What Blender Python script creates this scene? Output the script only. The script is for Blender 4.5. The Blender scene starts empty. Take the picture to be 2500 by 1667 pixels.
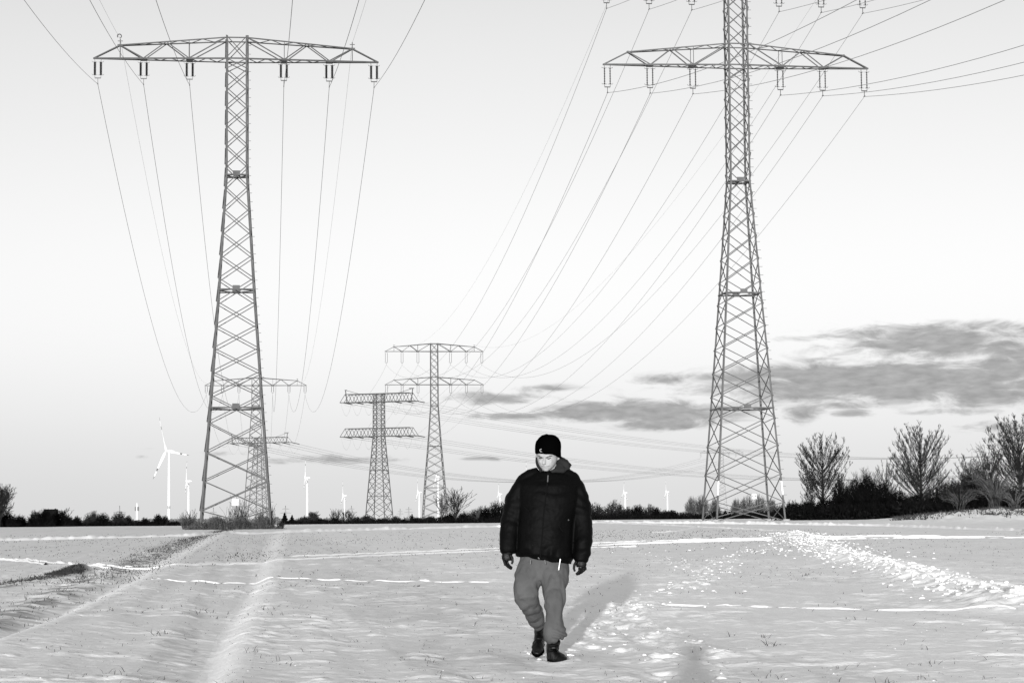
import bpy, math, random
import numpy as np
from mathutils import Vector, Matrix

sc = bpy.context.scene
C = sc.collection
rnd = random.Random(7)

# ------------------------------------------------------------------ camera
F, CX, CY = 5500.0, 1250.0, 833.5          # focal length and centre in photo pixels (2500 wide)
CH = 1.13
PITCH = math.atan((1264 - CY) / F)
ROLL = 0.0075
cp, sp = math.cos(PITCH), math.sin(PITCH)
FW = Vector((0, cp, sp)); R0 = Vector((1, 0, 0)); U0 = Vector((0, -sp, cp))
RT = (R0 * math.cos(ROLL) - U0 * math.sin(ROLL)); UP = (R0 * math.sin(ROLL) + U0 * math.cos(ROLL))
CAM = Vector((0, 0, CH))

def at(px, py, Y):
    d = FW + RT * ((px - CX) / F) + UP * ((CY - py) / F)
    return CAM + d * (Y / d.y)

cam_d = bpy.data.cameras.new("camera")
cam_d.sensor_width = 36; cam_d.lens = F / 2500 * 36
cam_d.clip_start = 0.1; cam_d.clip_end = 60000
cam = bpy.data.objects.new("camera", cam_d); C.objects.link(cam)
M = Matrix(((RT.x, UP.x, -FW.x, 0), (RT.y, UP.y, -FW.y, 0), (RT.z, UP.z, -FW.z, CH), (0, 0, 0, 1)))
cam.matrix_world = M
sc.camera = cam
sc.view_settings.view_transform = 'Standard'; sc.view_settings.look = 'None'
sc.view_settings.exposure = 0; sc.view_settings.gamma = 1
sc.render.engine = 'CYCLES'
sc.cycles.max_bounces = 5; sc.cycles.diffuse_bounces = 3; sc.cycles.transparent_max_bounces = 6

# ------------------------------------------------------------------ noise
def _hash(ix, iy, seed):
    with np.errstate(over='ignore'):
        n = ix.astype(np.uint32) * np.uint32(374761393) + iy.astype(np.uint32) * np.uint32(668265263) + np.uint32((seed * 2246822519) & 0xffffffff)
        n = (n ^ (n >> np.uint32(13))) * np.uint32(1274126177)
        n = n ^ (n >> np.uint32(16))
    return n.astype(np.float32) / np.float32(4294967295.0)

def vn(x, y, seed=0):
    x = np.asarray(x, dtype=np.float64); y = np.asarray(y, dtype=np.float64)
    ix = np.floor(x); iy = np.floor(y); fx = x - ix; fy = y - iy
    ix = ix.astype(np.int64); iy = iy.astype(np.int64)
    fx = fx * fx * fx * (fx * (fx * 6 - 15) + 10); fy = fy * fy * fy * (fy * (fy * 6 - 15) + 10)
    a = _hash(ix, iy, seed); b = _hash(ix + 1, iy, seed); c = _hash(ix, iy + 1, seed); d = _hash(ix + 1, iy + 1, seed)
    return (a * (1 - fx) + b * fx) * (1 - fy) + (c * (1 - fx) + d * fx) * fy

def fbm(x, y, seed=0, o=3):
    s = 0; a = 0.5; t = 0
    for k in range(o):
        s = s + a * vn(x * 2 ** k, y * 2 ** k, seed + k * 17); t += a; a *= 0.5
    return s / t

def sst(a, b, x):
    t = np.clip((np.asarray(x, dtype=np.float64) - a) / (b - a), 0, 1)
    return t * t * (3 - 2 * t)

# ------------------------------------------------------------------ terrain
def base_h(x, y):
    x = np.asarray(x, dtype=np.float64); y = np.asarray(y, dtype=np.float64)
    yy = np.maximum(y, 5.0)
    s = x / yy * F
    t = sst(-60, 230, s)
    zfar = 0.13 + (0.60 - 0.13) * t
    z = zfar * sst(45, 240, yy)
    # rough snow bank on the right under the shrubs
    bank = sst(820, 1180, s) * sst(172, 205, yy) * (1 - sst(330, 420, yy))
    z = z + bank * 0.95
    # the field falls away behind its far edge
    z = z - (z + 1.6) * sst(470, 820, yy)
    z = np.where(y < 5, 0, z)
    return z

def _s1(a, b, x):
    t = min(1.0, max(0.0, (x - a) / (b - a))); return t * t * (3 - 2 * t)
def _bh(x, y):
    yy = max(y, 5.0); s = x / yy * F
    z = (0.13 + 0.47 * _s1(-60, 230, s)) * _s1(45, 240, yy)
    z += _s1(820, 1180, s) * _s1(172, 205, yy) * (1 - _s1(330, 420, yy)) * .95
    return z - (z + 1.6) * _s1(470, 820, yy) if y >= 5 else 0.0

def gpt(px, py):
    z = 0.0
    d = FW + RT * ((px - CX) / F) + UP * ((CY - py) / F)
    Y = 50.0
    for _ in range(25):
        if d.z > -1e-5: Y = 400; break
        Yn = (CH - z) / (-d.z) * d.y
        Y = Y * 0.5 + Yn * 0.5
        p = CAM + d * (Y / d.y)
        z = _bh(p.x, p.y)
    p = CAM + d * (Y / d.y)
    return Vector((p.x, p.y, z))

def poly(pts):
    return [gpt(*p) for p in pts]

def dist_poly(x, y, P):
    best = np.full(x.shape, 1e9)
    for a, b in zip(P[:-1], P[1:]):
        dx, dy = b.x - a.x, b.y - a.y
        L = dx * dx + dy * dy + 1e-9
        t = np.clip(((x - a.x) * dx + (y - a.y) * dy) / L, 0, 1)
        best = np.minimum(best, np.hypot(x - a.x - t * dx, y - a.y - t * dy))
    return best

def sdist_poly(x, y, P):
    best = np.full(x.shape, 1e9); sg = np.ones(x.shape)
    for a, b in zip(P[:-1], P[1:]):
        dx, dy = b.x - a.x, b.y - a.y
        L = dx * dx + dy * dy + 1e-9
        t = np.clip(((x - a.x) * dx + (y - a.y) * dy) / L, 0, 1)
        d = np.hypot(x - a.x - t * dx, y - a.y - t * dy); m = d < best
        best = np.where(m, d, best); sg = np.where(m, np.sign((x - a.x) * dy - (y - a.y) * dx), sg)
    return best * sg

RUT1 = poly([(-80, 1595), (0, 1560), (120, 1522), (210, 1480), (300, 1435), (385, 1385), (450, 1350), (530, 1308)])
RUT2 = poly([(505, 1690), (545, 1640), (585, 1540), (620, 1470), (650, 1400), (665, 1350), (683, 1303)])
DARK1 = poly([(-60, 1530), (0, 1508), (60, 1490), (150, 1445), (235, 1408), (320, 1378), (400, 1340), (480, 1312)])
ROWS = [poly([(a_ + (600 - a_) * t_, 1690 + (1296 - 1690) * t_) for t_ in (0, .4, .7, .85, .95, 1)]) for a_ in (-900, -420, 60, 330, 900, 1150)]
DARK2 = poly([(320, 1385), (400, 1345), (480, 1313), (560, 1292)])
SOIL = poly([(-20, 1436), (60, 1422), (130, 1408), (165, 1400)])
TRAMP = poly([(1940, 1303), (1985, 1335), (2060, 1362), (2150, 1385), (2230, 1405), (2320, 1435), (2420, 1462), (2540, 1492)])
TRAIL = poly([(1700, 1665), (1665, 1610), (1600, 1555), (1520, 1510), (1490, 1487), (1570, 1455), (1680, 1435), (1730, 1400), (1760, 1370), (1870, 1340), (1930, 1312)])
PIT = gpt(165, 1398)

FEET = []
_fr = random.Random(77)
def _walk(pts, step, wob, n2=1):
    Q = poly(pts)
    for a, b in zip(Q[:-1], Q[1:]):
        L_ = (b - a).length; m = max(1, int(L_ / step)); d = (b - a).normalized()
        for i in range(m):
            p = a.lerp(b, (i + .5) / m); sd = .14 if i % 2 else -.14
            for _ in range(n2): FEET.append((p.x + d.y * sd + _fr.gauss(0, wob), p.y - d.x * sd + _fr.gauss(0, wob * 2), _fr.uniform(.03, .06), _fr.uniform(.7, 1.2)))
_walk([(1660, 1650), (1600, 1555), (1520, 1500), (1495, 1480), (1580, 1452), (1690, 1430), (1745, 1395), (1770, 1365), (1870, 1338), (1930, 1312)], .62, .12, 1)
_walk([(1395, 1600), (1440, 1560), (1500, 1500), (1560, 1470)], .55, .08, 1)
_walk([(1700, 1400), (1640, 1365), (1560, 1350), (1500, 1345)], .9, .25, 1)
FEET.append((gpt(1312, 1594).x, gpt(1312, 1594).y - .05, .03, 1.0)); FEET.append((gpt(1360, 1612).x, gpt(1360, 1612).y + .05, .02, 1.2))

def detail_h(x, y):
    """small relief, metres"""
    h = 0.05 * (fbm(x * 0.08, y * 0.05, 3, 2) - 0.5) * sst(14, 30, y)
    # wind ripples: small mounds, wider than deep
    n = fbm(x * 3.1 + 0.3 * y, y * 3.0, 11, 3)
    zone = fbm(x * 0.35, y * 0.25, 77, 2)
    amp = 0.018 * sst(0.35, 0.75, zone) + 0.005
    nf = sst(60, 30, y) if False else 1 - sst(30, 70, y)
    h = h + .010 * nf * (fbm(x * 9, y * 13, 13, 3) - .5)
    h = h + amp * np.clip(n - 0.53, 0, 1) * 2.6
    h = h + 0.012 * (fbm(x * 4.5 + y * .4, y * 6.5, 23, 4) - 0.5) * (.5 + fbm(x * .3, y * .3, 24, 2))
    h = h + 0.020 * sst(.55, .8, fbm(x * 2.3 + .2 * y, y * 3.4, 29, 3)) * sst(.4, .6, fbm(x * .5, y * .4, 30, 2))
    # furrows running away to the left
    g = np.sin((x * 0.93 + y * 0.115) * 2 * np.pi / 0.62 + 3 * fbm(x * 0.15, y * 0.06, 5, 2))
    lf = 1 - sst(3.0, 6.5, x + .122 * y)
    h = h + (.003 + .006 * lf) * g * (1 - sst(70, 130, y)) * (.3 + fbm(x * .7, y * .12, 7, 2))
    for Pl in (RUT1, RUT2):      # old wheel ruts: a bank that faces left, easing off to the right
        q = sdist_poly(x, y, Pl) + .06 * (fbm(x * .8, y * .3, 68, 2) - .5); w = .11 + .0022 * y; rise = np.minimum(.75 * w, .11)
        h = h + rise * (sst(-1, 1, q / w) - .5) * np.exp(-np.maximum(q, 0) / (5 * w)) * np.exp(-np.maximum(-q - w, 0) / (3 * w))
    for i_, Pl in enumerate(ROWS):      # drill rows: soft furrows whose near bank is in shade
        q = sdist_poly(x, y, Pl) + .25 * (fbm(x * .6, y * .2, 168 + i_, 2) - .5); w = .16 + .0024 * y; rise = np.minimum(.20 * w, .035) * (.35 + .9 * fbm(x * .5, y * .1, 140 + i_, 2)) * (.45 if i_ > 3 else 1)
        h = h - rise * (sst(-1, 1, q / w) - .5) * np.exp(-np.maximum(q, 0) / (4 * w)) * np.exp(-np.maximum(-q - w, 0) / (4 * w))
    d = dist_poly(x, y, DARK1)
    h = h + 0.06 * np.exp(-(d / 0.9) ** 2) * (vn(x * 2.5, y * 2.5, 9) - 0.3)
    d = dist_poly(x, y, TRAMP)
    h = h + 0.34 * np.exp(-(d / 0.75) ** 2) * (0.15 + 0.85 * fbm(x * 2.6, y * 2.2, 41, 3)) * (0.5 + 0.5 * vn(x * 0.5, y * 0.5, 4))
    d = dist_poly(x, y, TRAIL)
    h = h + 0.035 * np.exp(-(d / 0.4) ** 2) * np.clip(fbm(x * 9, y * 6, 31, 3) - 0.55, 0, 1) * 1.8
    for fx, fy, fd, fs in FEET:
        m = (np.abs(x - fx) < .45) & (np.abs(y - fy) < .7)
        if not m.any(): continue
        dd = np.hypot((x[m] - fx) / (.085 * fs), (y[m] - fy) / (.19 * fs)) * (1 + .25 * (vn(x[m] * 14, y[m] * 9, 61) - .5))
        h[m] += -fd * (1 - sst(.75, 1.15, dd)) + .016 * np.exp(-((dd - 1.45) / .33) ** 2) * (.4 + 1.2 * vn(x[m] * 9, y[m] * 7, 62))
    for Pl in (RUT1, RUT2):      # cross ripples added so the ruts catch more sun
        d = dist_poly(x, y, Pl); ww = .16 + .003 * y
        h = h + np.exp(-(d / ww) ** 2) * (.0006 * y) * (fbm(x * 2.0, y * 70 / np.maximum(y, 14) * (1 + y * .0), 66, 2) - .5)
    # hollow on the left
    dd = np.hypot((x - PIT.x) / 0.8, (y - PIT.y) / 2.6)
    h = h - 0.05 * np.exp(-dd ** 2) + 0.15 * np.exp(-((y - PIT.y - 1.3) / .9) ** 2 - ((x - PIT.x) / .55) ** 2) * (0.6 + .8 * vn(x * 3.7, y * 1.2, 6))
    # bank
    s = x / np.maximum(y, 5) * F
    bank = sst(820, 1100, s) * sst(168, 190, y) * (1 - sst(330, 420, y))
    h = h + bank * 0.55 * (fbm(x * 0.55, y * 0.18, 51, 3) - 0.5) + bank * 0.22 * (fbm(x * 2.0, y * 0.6, 52, 2) - 0.5)
    return h * (1 - sst(430, 600, y))

def ground_h(x, y):
    x = np.asarray(x, dtype=np.float64); y = np.asarray(y, dtype=np.float64)
    return base_h(x, y) + detail_h(x, y)
def gh(x, y):
    if y > 120: return _bh(x, y)
    return float(ground_h(np.array([x]), np.array([y]))[0])

# ------------------------------------------------------------------ materials
def grey(name, v, rough=0.6, bump=0.0, scale=20.0, var=0.0, metal=0.0, spec=0.3, vscale=None):
    m = bpy.data.materials.new(name); m.use_nodes = True
    nt = m.node_tree; b = nt.nodes['Principled BSDF']
    b.inputs['Base Color'].default_value = (v, v, v, 1)
    b.inputs['Roughness'].default_value = rough; b.inputs['Metallic'].default_value = metal
    b.inputs['Specular IOR Level'].default_value = spec
    tc = nt.nodes.new('ShaderNodeTexCoord')
    if var > 0:
        n = nt.nodes.new('ShaderNodeTexNoise'); n.inputs['Scale'].default_value = vscale or scale; n.inputs['Detail'].default_value = 4
        r = nt.nodes.new('ShaderNodeMapRange'); r.inputs[1].default_value = 0.3; r.inputs[2].default_value = 0.7
        r.inputs[3].default_value = v * (1 - var); r.inputs[4].default_value = v * (1 + var)
        nt.links.new(tc.outputs['Object'], n.inputs['Vector']); nt.links.new(n.outputs['Fac'], r.inputs[0])
        nt.links.new(r.outputs[0], b.inputs['Base Color'])
    if bump > 0:
        n2 = nt.nodes.new('ShaderNodeTexNoise'); n2.inputs['Scale'].default_value = scale; n2.inputs['Detail'].default_value = 5
        bp = nt.nodes.new('ShaderNodeBump'); bp.inputs['Strength'].default_value = 1.0; bp.inputs['Distance'].default_value = bump
        nt.links.new(tc.outputs['Object'], n2.inputs['Vector']); nt.links.new(n2.outputs['Fac'], bp.inputs['Height'])
        nt.links.new(bp.outputs['Normal'], b.inputs['Normal'])
    return m

MT = dict(
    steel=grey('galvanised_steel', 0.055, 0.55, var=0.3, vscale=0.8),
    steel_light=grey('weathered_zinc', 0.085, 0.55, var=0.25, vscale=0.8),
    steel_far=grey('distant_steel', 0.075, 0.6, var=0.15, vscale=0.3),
    steel_haze=grey('far_hazy_steel', 0.22, 0.8),  # distance haze is put into this paler grey
    porcelain=grey('dark_porcelain', 0.005, 0.35),
    glassins=grey('glass_insulator', 0.03, 0.35),
    cable=grey('aluminium_cable', 0.16, 0.6), cable2=grey('bright_cable', 0.30, 0.6),
    earthw=grey('thin_earth_wire', 0.30, 0.6),
    cable_far=grey('distant_cable', 0.30, 0.7),
    white=grey('white_paint', 0.82, 0.5, var=0.04, vscale=0.05),
    band=grey('red_band_paint', 0.12, 0.5),
    turbgrey=grey('grey_band_paint', 0.35, 0.5),  # own grey of the band near the turbine foot
    sign=grey('enamel_sign', 0.8, 0.4), ink=grey('sign_ink', 0.08, 0.5),
    bark=grey('bark', 0.016, 0.9, var=0.5, vscale=3), twig=grey('twigs', 0.022, 0.9, var=0.5, vscale=1.5),
    twig_pale=grey('pale_twigs', 0.075, 0.9, var=0.4, vscale=1.0),
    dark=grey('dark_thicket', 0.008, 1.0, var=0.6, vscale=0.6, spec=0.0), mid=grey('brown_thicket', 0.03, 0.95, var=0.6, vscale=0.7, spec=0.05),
    reed=grey('dry_reed', 0.09, 0.9, var=0.6, vscale=2.0, spec=0.1),
    needles=grey('needles', 0.006, 1.0, var=0.5, vscale=4, spec=0.0),
    haze=grey('far_wood', 0.13, 1.0, var=0.3, vscale=0.05, spec=0.0),  # wood colour lightened to stand in for distance haze
    grass=grey('winter_grass', 0.035, 0.9, var=0.5, vscale=5, spec=0.1),
    jacket=grey('black_nylon', 0.0014, 0.6, bump=0.004, scale=14, var=0.3, vscale=6, spec=0.06),
    knit=grey('black_knit', 0.0012, 1.0, bump=0.004, scale=120, spec=0.0),
    leather=grey('black_leather', 0.002, 0.5, bump=0.003, scale=60, spec=0.2),
    boot=grey('boot_leather', 0.002, 0.45, bump=0.006, scale=40, spec=0.25),
    trousers=grey('grey_cotton', 0.078, 0.9, bump=0.010, scale=11, var=0.18, vscale=7, spec=0.1),
    hood=grey('grey_fleece', 0.022, 0.95, bump=0.006, scale=30, var=0.2, vscale=9, spec=0.05),
    skin=grey('skin', 0.34, 0.55, var=0.05, vscale=14, spec=0.3), skindark=grey('brow_hair', 0.035, 0.8), lip=grey('lips', 0.17, 0.5),
    zip=grey('zip_metal', 0.006, 0.8, spec=0.0), bright=grey('white_cord', 0.8, 0.6),
    roof=grey('dark_roof', 0.009, 0.9), wall=grey('house_wall', 0.6, 0.8), concrete=grey('concrete', 0.35, 0.9),
)

def snow_mat(name='snow', attr=True):
    m = bpy.data.materials.new(name); m.use_nodes = True
    nt = m.node_tree; b = nt.nodes['Principled BSDF']
    b.inputs['Roughness'].default_value = 0.75; b.inputs['Specular IOR Level'].default_value = 0.15
    tc = nt.nodes.new('ShaderNodeTexCoord')
    n = nt.nodes.new('ShaderNodeTexNoise'); n.inputs['Scale'].default_value = 0.6; n.inputs['Detail'].default_value = 6
    mp = nt.nodes.new('ShaderNodeMapping'); mp.inputs['Scale'].default_value = (1, 0.5, 1)
    nt.links.new(tc.outputs['Object'], mp.inputs['Vector']); nt.links.new(mp.outputs[0], n.inputs['Vector'])
    r = nt.nodes.new('ShaderNodeMapRange'); r.inputs[1].default_value = 0.3; r.inputs[2].default_value = 0.72
    r.inputs[3].default_value = 0.88; r.inputs[4].default_value = 0.96
    nt.links.new(n.outputs['Fac'], r.inputs[0])
    at_ = nt.nodes.new('ShaderNodeAttribute'); at_.attribute_name = 'rut_light_soil'  # above zero paints extra light on the ruts, below zero darkens
    mx = nt.nodes.new('ShaderNodeMix'); mx.data_type = 'RGBA'
    ab = nt.nodes.new('ShaderNodeMath'); ab.operation = 'ABSOLUTE'; nt.links.new(at_.outputs['Fac'], ab.inputs[0])
    gt = nt.nodes.new('ShaderNodeMath'); gt.operation = 'GREATER_THAN'; gt.inputs[1].default_value = 0.0; nt.links.new(at_.outputs['Fac'], gt.inputs[0])
    tg = nt.nodes.new('ShaderNodeMapRange'); tg.inputs[3].default_value = 0.10; tg.inputs[4].default_value = 1.0; nt.links.new(gt.outputs[0], tg.inputs[0])
    nt.links.new(ab.outputs[0], mx.inputs['Factor']); nt.links.new(r.outputs[0], mx.inputs['A']); nt.links.new(tg.outputs[0], mx.inputs['B'])
    nt.links.new(mx.outputs['Result'], b.inputs['Base Color'])
    n1 = nt.nodes.new('ShaderNodeTexNoise'); n1.inputs['Scale'].default_value = 24; n1.inputs['Detail'].default_value = 8; n1.inputs['Roughness'].default_value = 0.68
    mp2 = nt.nodes.new('ShaderNodeMapping'); mp2.inputs['Scale'].default_value = (0.55, 1.0, 1)
    nt.links.new(tc.outputs['Object'], mp2.inputs['Vector']); nt.links.new(mp2.outputs[0], n1.inputs['Vector'])
    bp = nt.nodes.new('ShaderNodeBump'); bp.inputs['Strength'].default_value = 1.0
    bd = nt.nodes.new('ShaderNodeMapRange'); bd.inputs[1].default_value = 0; bd.inputs[2].default_value = 1; bd.inputs[3].default_value = 0.014; bd.inputs[4].default_value = 0.014
    nt.links.new(at_.outputs['Fac'], bd.inputs[0]); nt.links.new(bd.outputs[0], bp.inputs['Distance'])
    nt.links.new(n1.outputs['Fac'], bp.inputs['Height']); nt.links.new(bp.outputs['Normal'], b.inputs['Normal'])
    return m
MT['snow'] = snow_mat()
MT['snowlump'] = grey('loose_snow', 0.88, 0.8, bump=0.01, scale=25, spec=0.15)

# ------------------------------------------------------------------ objects
def tag(o, label=None, cat=None, group=None, kind=None):
    if label: o['label'] = label
    if cat: o['category'] = cat
    if group: o['group'] = group
    if kind: o['kind'] = kind
    return o

def empty(name, loc, label, cat, group=None, rz=0.0):
    o = bpy.data.objects.new(name, None); C.objects.link(o)
    o.location = loc; o.rotation_euler = (0, 0, rz); o.empty_display_size = 0.5
    return tag(o, label, cat, group)

class MB:
    def __init__(s): s.v = []; s.f = []; s.mi = []; s.m = 0
    def add(s, v, f):
        n = len(s.v); s.v.extend([tuple(p) for p in v]); s.f.extend([tuple(i + n for i in q) for q in f]); s.mi.extend([s.m] * len(f))
    def beam(s, p, q, w, h=None, up=None):
        p = Vector(p); q = Vector(q); d = q - p
        if d.length < 1e-6: return
        d.normalize(); h = h or w
        up = Vector(up) if up is not None else (Vector((0, 0, 1)) if abs(d.z) < 0.9 else Vector((1, 0, 0)))
        a = d.cross(up).normalized() * (w / 2); b = a.cross(d).normalized() * (h / 2)
        v = [p - a - b, p + a - b, p + a + b, p - a + b, q - a - b, q + a - b, q + a + b, q - a + b]
        s.add(v, [(3, 2, 1, 0), (4, 5, 6, 7), (0, 1, 5, 4), (1, 2, 6, 5), (2, 3, 7, 6), (3, 0, 4, 7)])
    def box(s, lo, hi):
        x0, y0, z0 = lo; x1, y1, z1 = hi
        v = [(x0, y0, z0), (x1, y0, z0), (x1, y1, z0), (x0, y1, z0), (x0, y0, z1), (x1, y0, z1), (x1, y1, z1), (x0, y1, z1)]
        s.add(v, [(3, 2, 1, 0), (4, 5, 6, 7), (0, 1, 5, 4), (1, 2, 6, 5), (2, 3, 7, 6), (3, 0, 4, 7)])
    def tube(s, pts, rad, n=6, cap=True, flat=None):
        """pts list of Vector, rad float or list (or list of (ra, rb)); flat = reference up vector"""
        k = len(pts); v = []; f = []
        pts = [Vector(p) for p in pts]
        prev = None
        for i, p in enumerate(pts):
            d = (pts[min(i + 1, k - 1)] - pts[max(i - 1, 0)])
            if d.length < 1e-9: d = Vector((0, 0, 1))
            d.normalize()
            ref = Vector(flat) if flat is not None else (prev if prev is not None else (Vector((0, 1, 0)) if abs(d.y) < 0.9 else Vector((1, 0, 0))))
            a = d.cross(ref)
            if a.length < 1e-4: a = d.cross(Vector((0.3, 0.5, 0.8)))
            a.normalize(); b = a.cross(d).normalized()
            if flat is None: prev = b
            r = rad[i] if isinstance(rad, (list, tuple)) else rad
            ra, rb = r if isinstance(r, (list, tuple)) else (r, r)
            for j in range(n):
                t = 2 * math.pi * j / n
                v.append(p + a * (ra * math.cos(t)) + b * (rb * math.sin(t)))
        for i in range(k - 1):
            for j in range(n):
                j2 = (j + 1) % n
                f.append((i * n + j, i * n + j2, (i + 1) * n + j2, (i + 1) * n + j))
        if cap:
            f.append(tuple(range(n - 1, -1, -1))); f.append(tuple((k - 1) * n + j for j in range(n)))
        s.add(v, f)
    def lathe(s, c, prof, n=10, axis=(0, 0, 1)):
        ax = Vector(axis).normalized(); c = Vector(c)
        s.tube([c + ax * z for r, z in prof], [r for r, z in prof], n, True, flat=(0, 1, 0) if abs(ax.y) < .9 else (1, 0, 0))
    def quad(s, p, a, b):
        p = Vector(p); a = Vector(a); b = Vector(b)
        s.add([p - a - b, p + a - b, p + a + b, p - a + b], [(0, 1, 2, 3)])
    def build(s, name, mats, parent=None, smooth=False, loc=None):
        me = bpy.data.meshes.new(name)
        me.from_pydata(s.v, [], s.f)
        if not isinstance(mats, (list, tuple)): mats = [mats]
        for m in mats: me.materials.append(m)
        if len(mats) > 1: me.polygons.foreach_set('material_index', s.mi)
        if smooth: me.polygons.foreach_set('use_smooth', [True] * len(s.f))
        me.update()
        o = bpy.data.objects.new(name, me); C.objects.link(o)
        if loc is not None: o.location = loc
        if parent is not None: o.parent = parent
        return o

def np_mesh(name, v, f, mat, smooth=True):
    me = bpy.data.meshes.new(name)
    me.vertices.add(len(v)); me.vertices.foreach_set('co', np.asarray(v, dtype=np.float32).ravel())
    nf = len(f); k = f.shape[1]
    me.loops.add(nf * k); me.loops.foreach_set('vertex_index', np.asarray(f, dtype=np.int32).ravel())
    me.polygons.add(nf); me.polygons.foreach_set('loop_start', np.arange(0, nf * k, k, dtype=np.int32))
    me.polygons.foreach_set('loop_total', np.full(nf, k, dtype=np.int32))
    if smooth: me.polygons.foreach_set('use_smooth', np.ones(nf, dtype=bool))
    me.materials.append(mat); me.update(calc_edges=True); me.validate()
    o = bpy.data.objects.new(name, me); C.objects.link(o)
    return o

# ------------------------------------------------------------------ ground sheet
def build_ground():
    fine = np.radians(np.linspace(-19, 19, 1000))
    coarse = np.radians(np.linspace(19, 341, 60))[1:-1]
    th = np.concatenate([fine, coarse])
    r = np.concatenate([np.array([0.3, 2, 5, 8, 10, 11.5]), np.geomspace(13, 60, 900)[:-1], np.geomspace(60, 420, 560), np.geomspace(420, 16000, 50)[1:]])
    T, Rr = np.meshgrid(th, r)
    X = Rr * np.sin(T); Y = Rr * np.cos(T)
    Z = np.where(np.abs(((T + np.pi) % (2 * np.pi)) - np.pi) < np.radians(19.2), ground_h(X, Y), 0.0)
    front = np.cos(T) > 0.3
    Z = np.where((Z == 0) & front, base_h(X, Y), Z)
    nt, nr = len(th), len(r)
    v = np.stack([X, Y, Z], -1).reshape(-1, 3)
    i = np.arange(nr - 1)[:, None] * nt; j = np.arange(nt)[None, :]; j2 = (j + 1) % nt
    f = np.stack([i + j, i + nt + j, i + nt + j2, i + j2], -1).reshape(-1, 4)[:, ::-1]
    # centre cap
    o = np_mesh('ground', v, f, MT['snow'])
    # rut snow is painted whiter to boost the sunlight on its bank, soil shows through in the dark strip
    X = v[:, 0]; Y = v[:, 1]; ok = (Y > 10) & (Y < 420) & (np.abs(X) < Y * .4)
    fr = np.zeros(len(v)); x = X[ok]; y = Y[ok]
    brk = .55 + .45 * fbm(x * .8, y * .25, 91, 2)
    w1 = .10 + .0026 * y
    a = 1.0 * np.exp(-(dist_poly(x, y, RUT1) / w1) ** 2) * brk + 1.0 * np.exp(-(dist_poly(x, y, RUT2) / (w1 * 1.15)) ** 2) * (.3 + .7 * brk)
    n1 = fbm(x * 3.2, y * 1.8, 95, 3)
    d = dist_poly(x, y, DARK1); k = .75 * np.exp(-(d / (.35 + .004 * y)) ** 2) * sst(.42, .66, n1)
    d = dist_poly(x, y, DARK2); k = np.maximum(k, .7 * np.exp(-(d / (.35 + .004 * y)) ** 2) * sst(.42, .64, n1))
    dd = np.hypot((x - PIT.x) / .42, (y - PIT.y - .2) / 1.6); k = np.maximum(k, .97 * np.exp(-dd ** 4) * sst(.2, .35, n1))
    d = dist_poly(x, y, SOIL); k = np.maximum(k, .8 * np.exp(-(d / .35) ** 2) * sst(.3, .5, n1))
    # faint darker furrow bands and a slightly darker left side
    q = x + .122 * y
    left = sst(6.5, 3.5, q) if False else 1 - sst(3.0, 6.0, q)
    rows = fbm(q * 2.1, y * .03, 97, 3)
    k = np.maximum(k, (.06 + .16 * left) * sst(.50, .68, rows) * sst(.30, .62, fbm(x * 4, y * 1.2, 98, 3)))
    k = np.maximum(k, .10 * left * (1 - a))
    fr[ok] = np.where((k > .04) & ((a < .22) | (k > .5)), -k, a)
    at_ = o.data.attributes.new('rut_light_soil', 'FLOAT', 'POINT'); at_.data.foreach_set('value', fr.astype(np.float32))
    tag(o, kind='structure')
build_ground()

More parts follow.
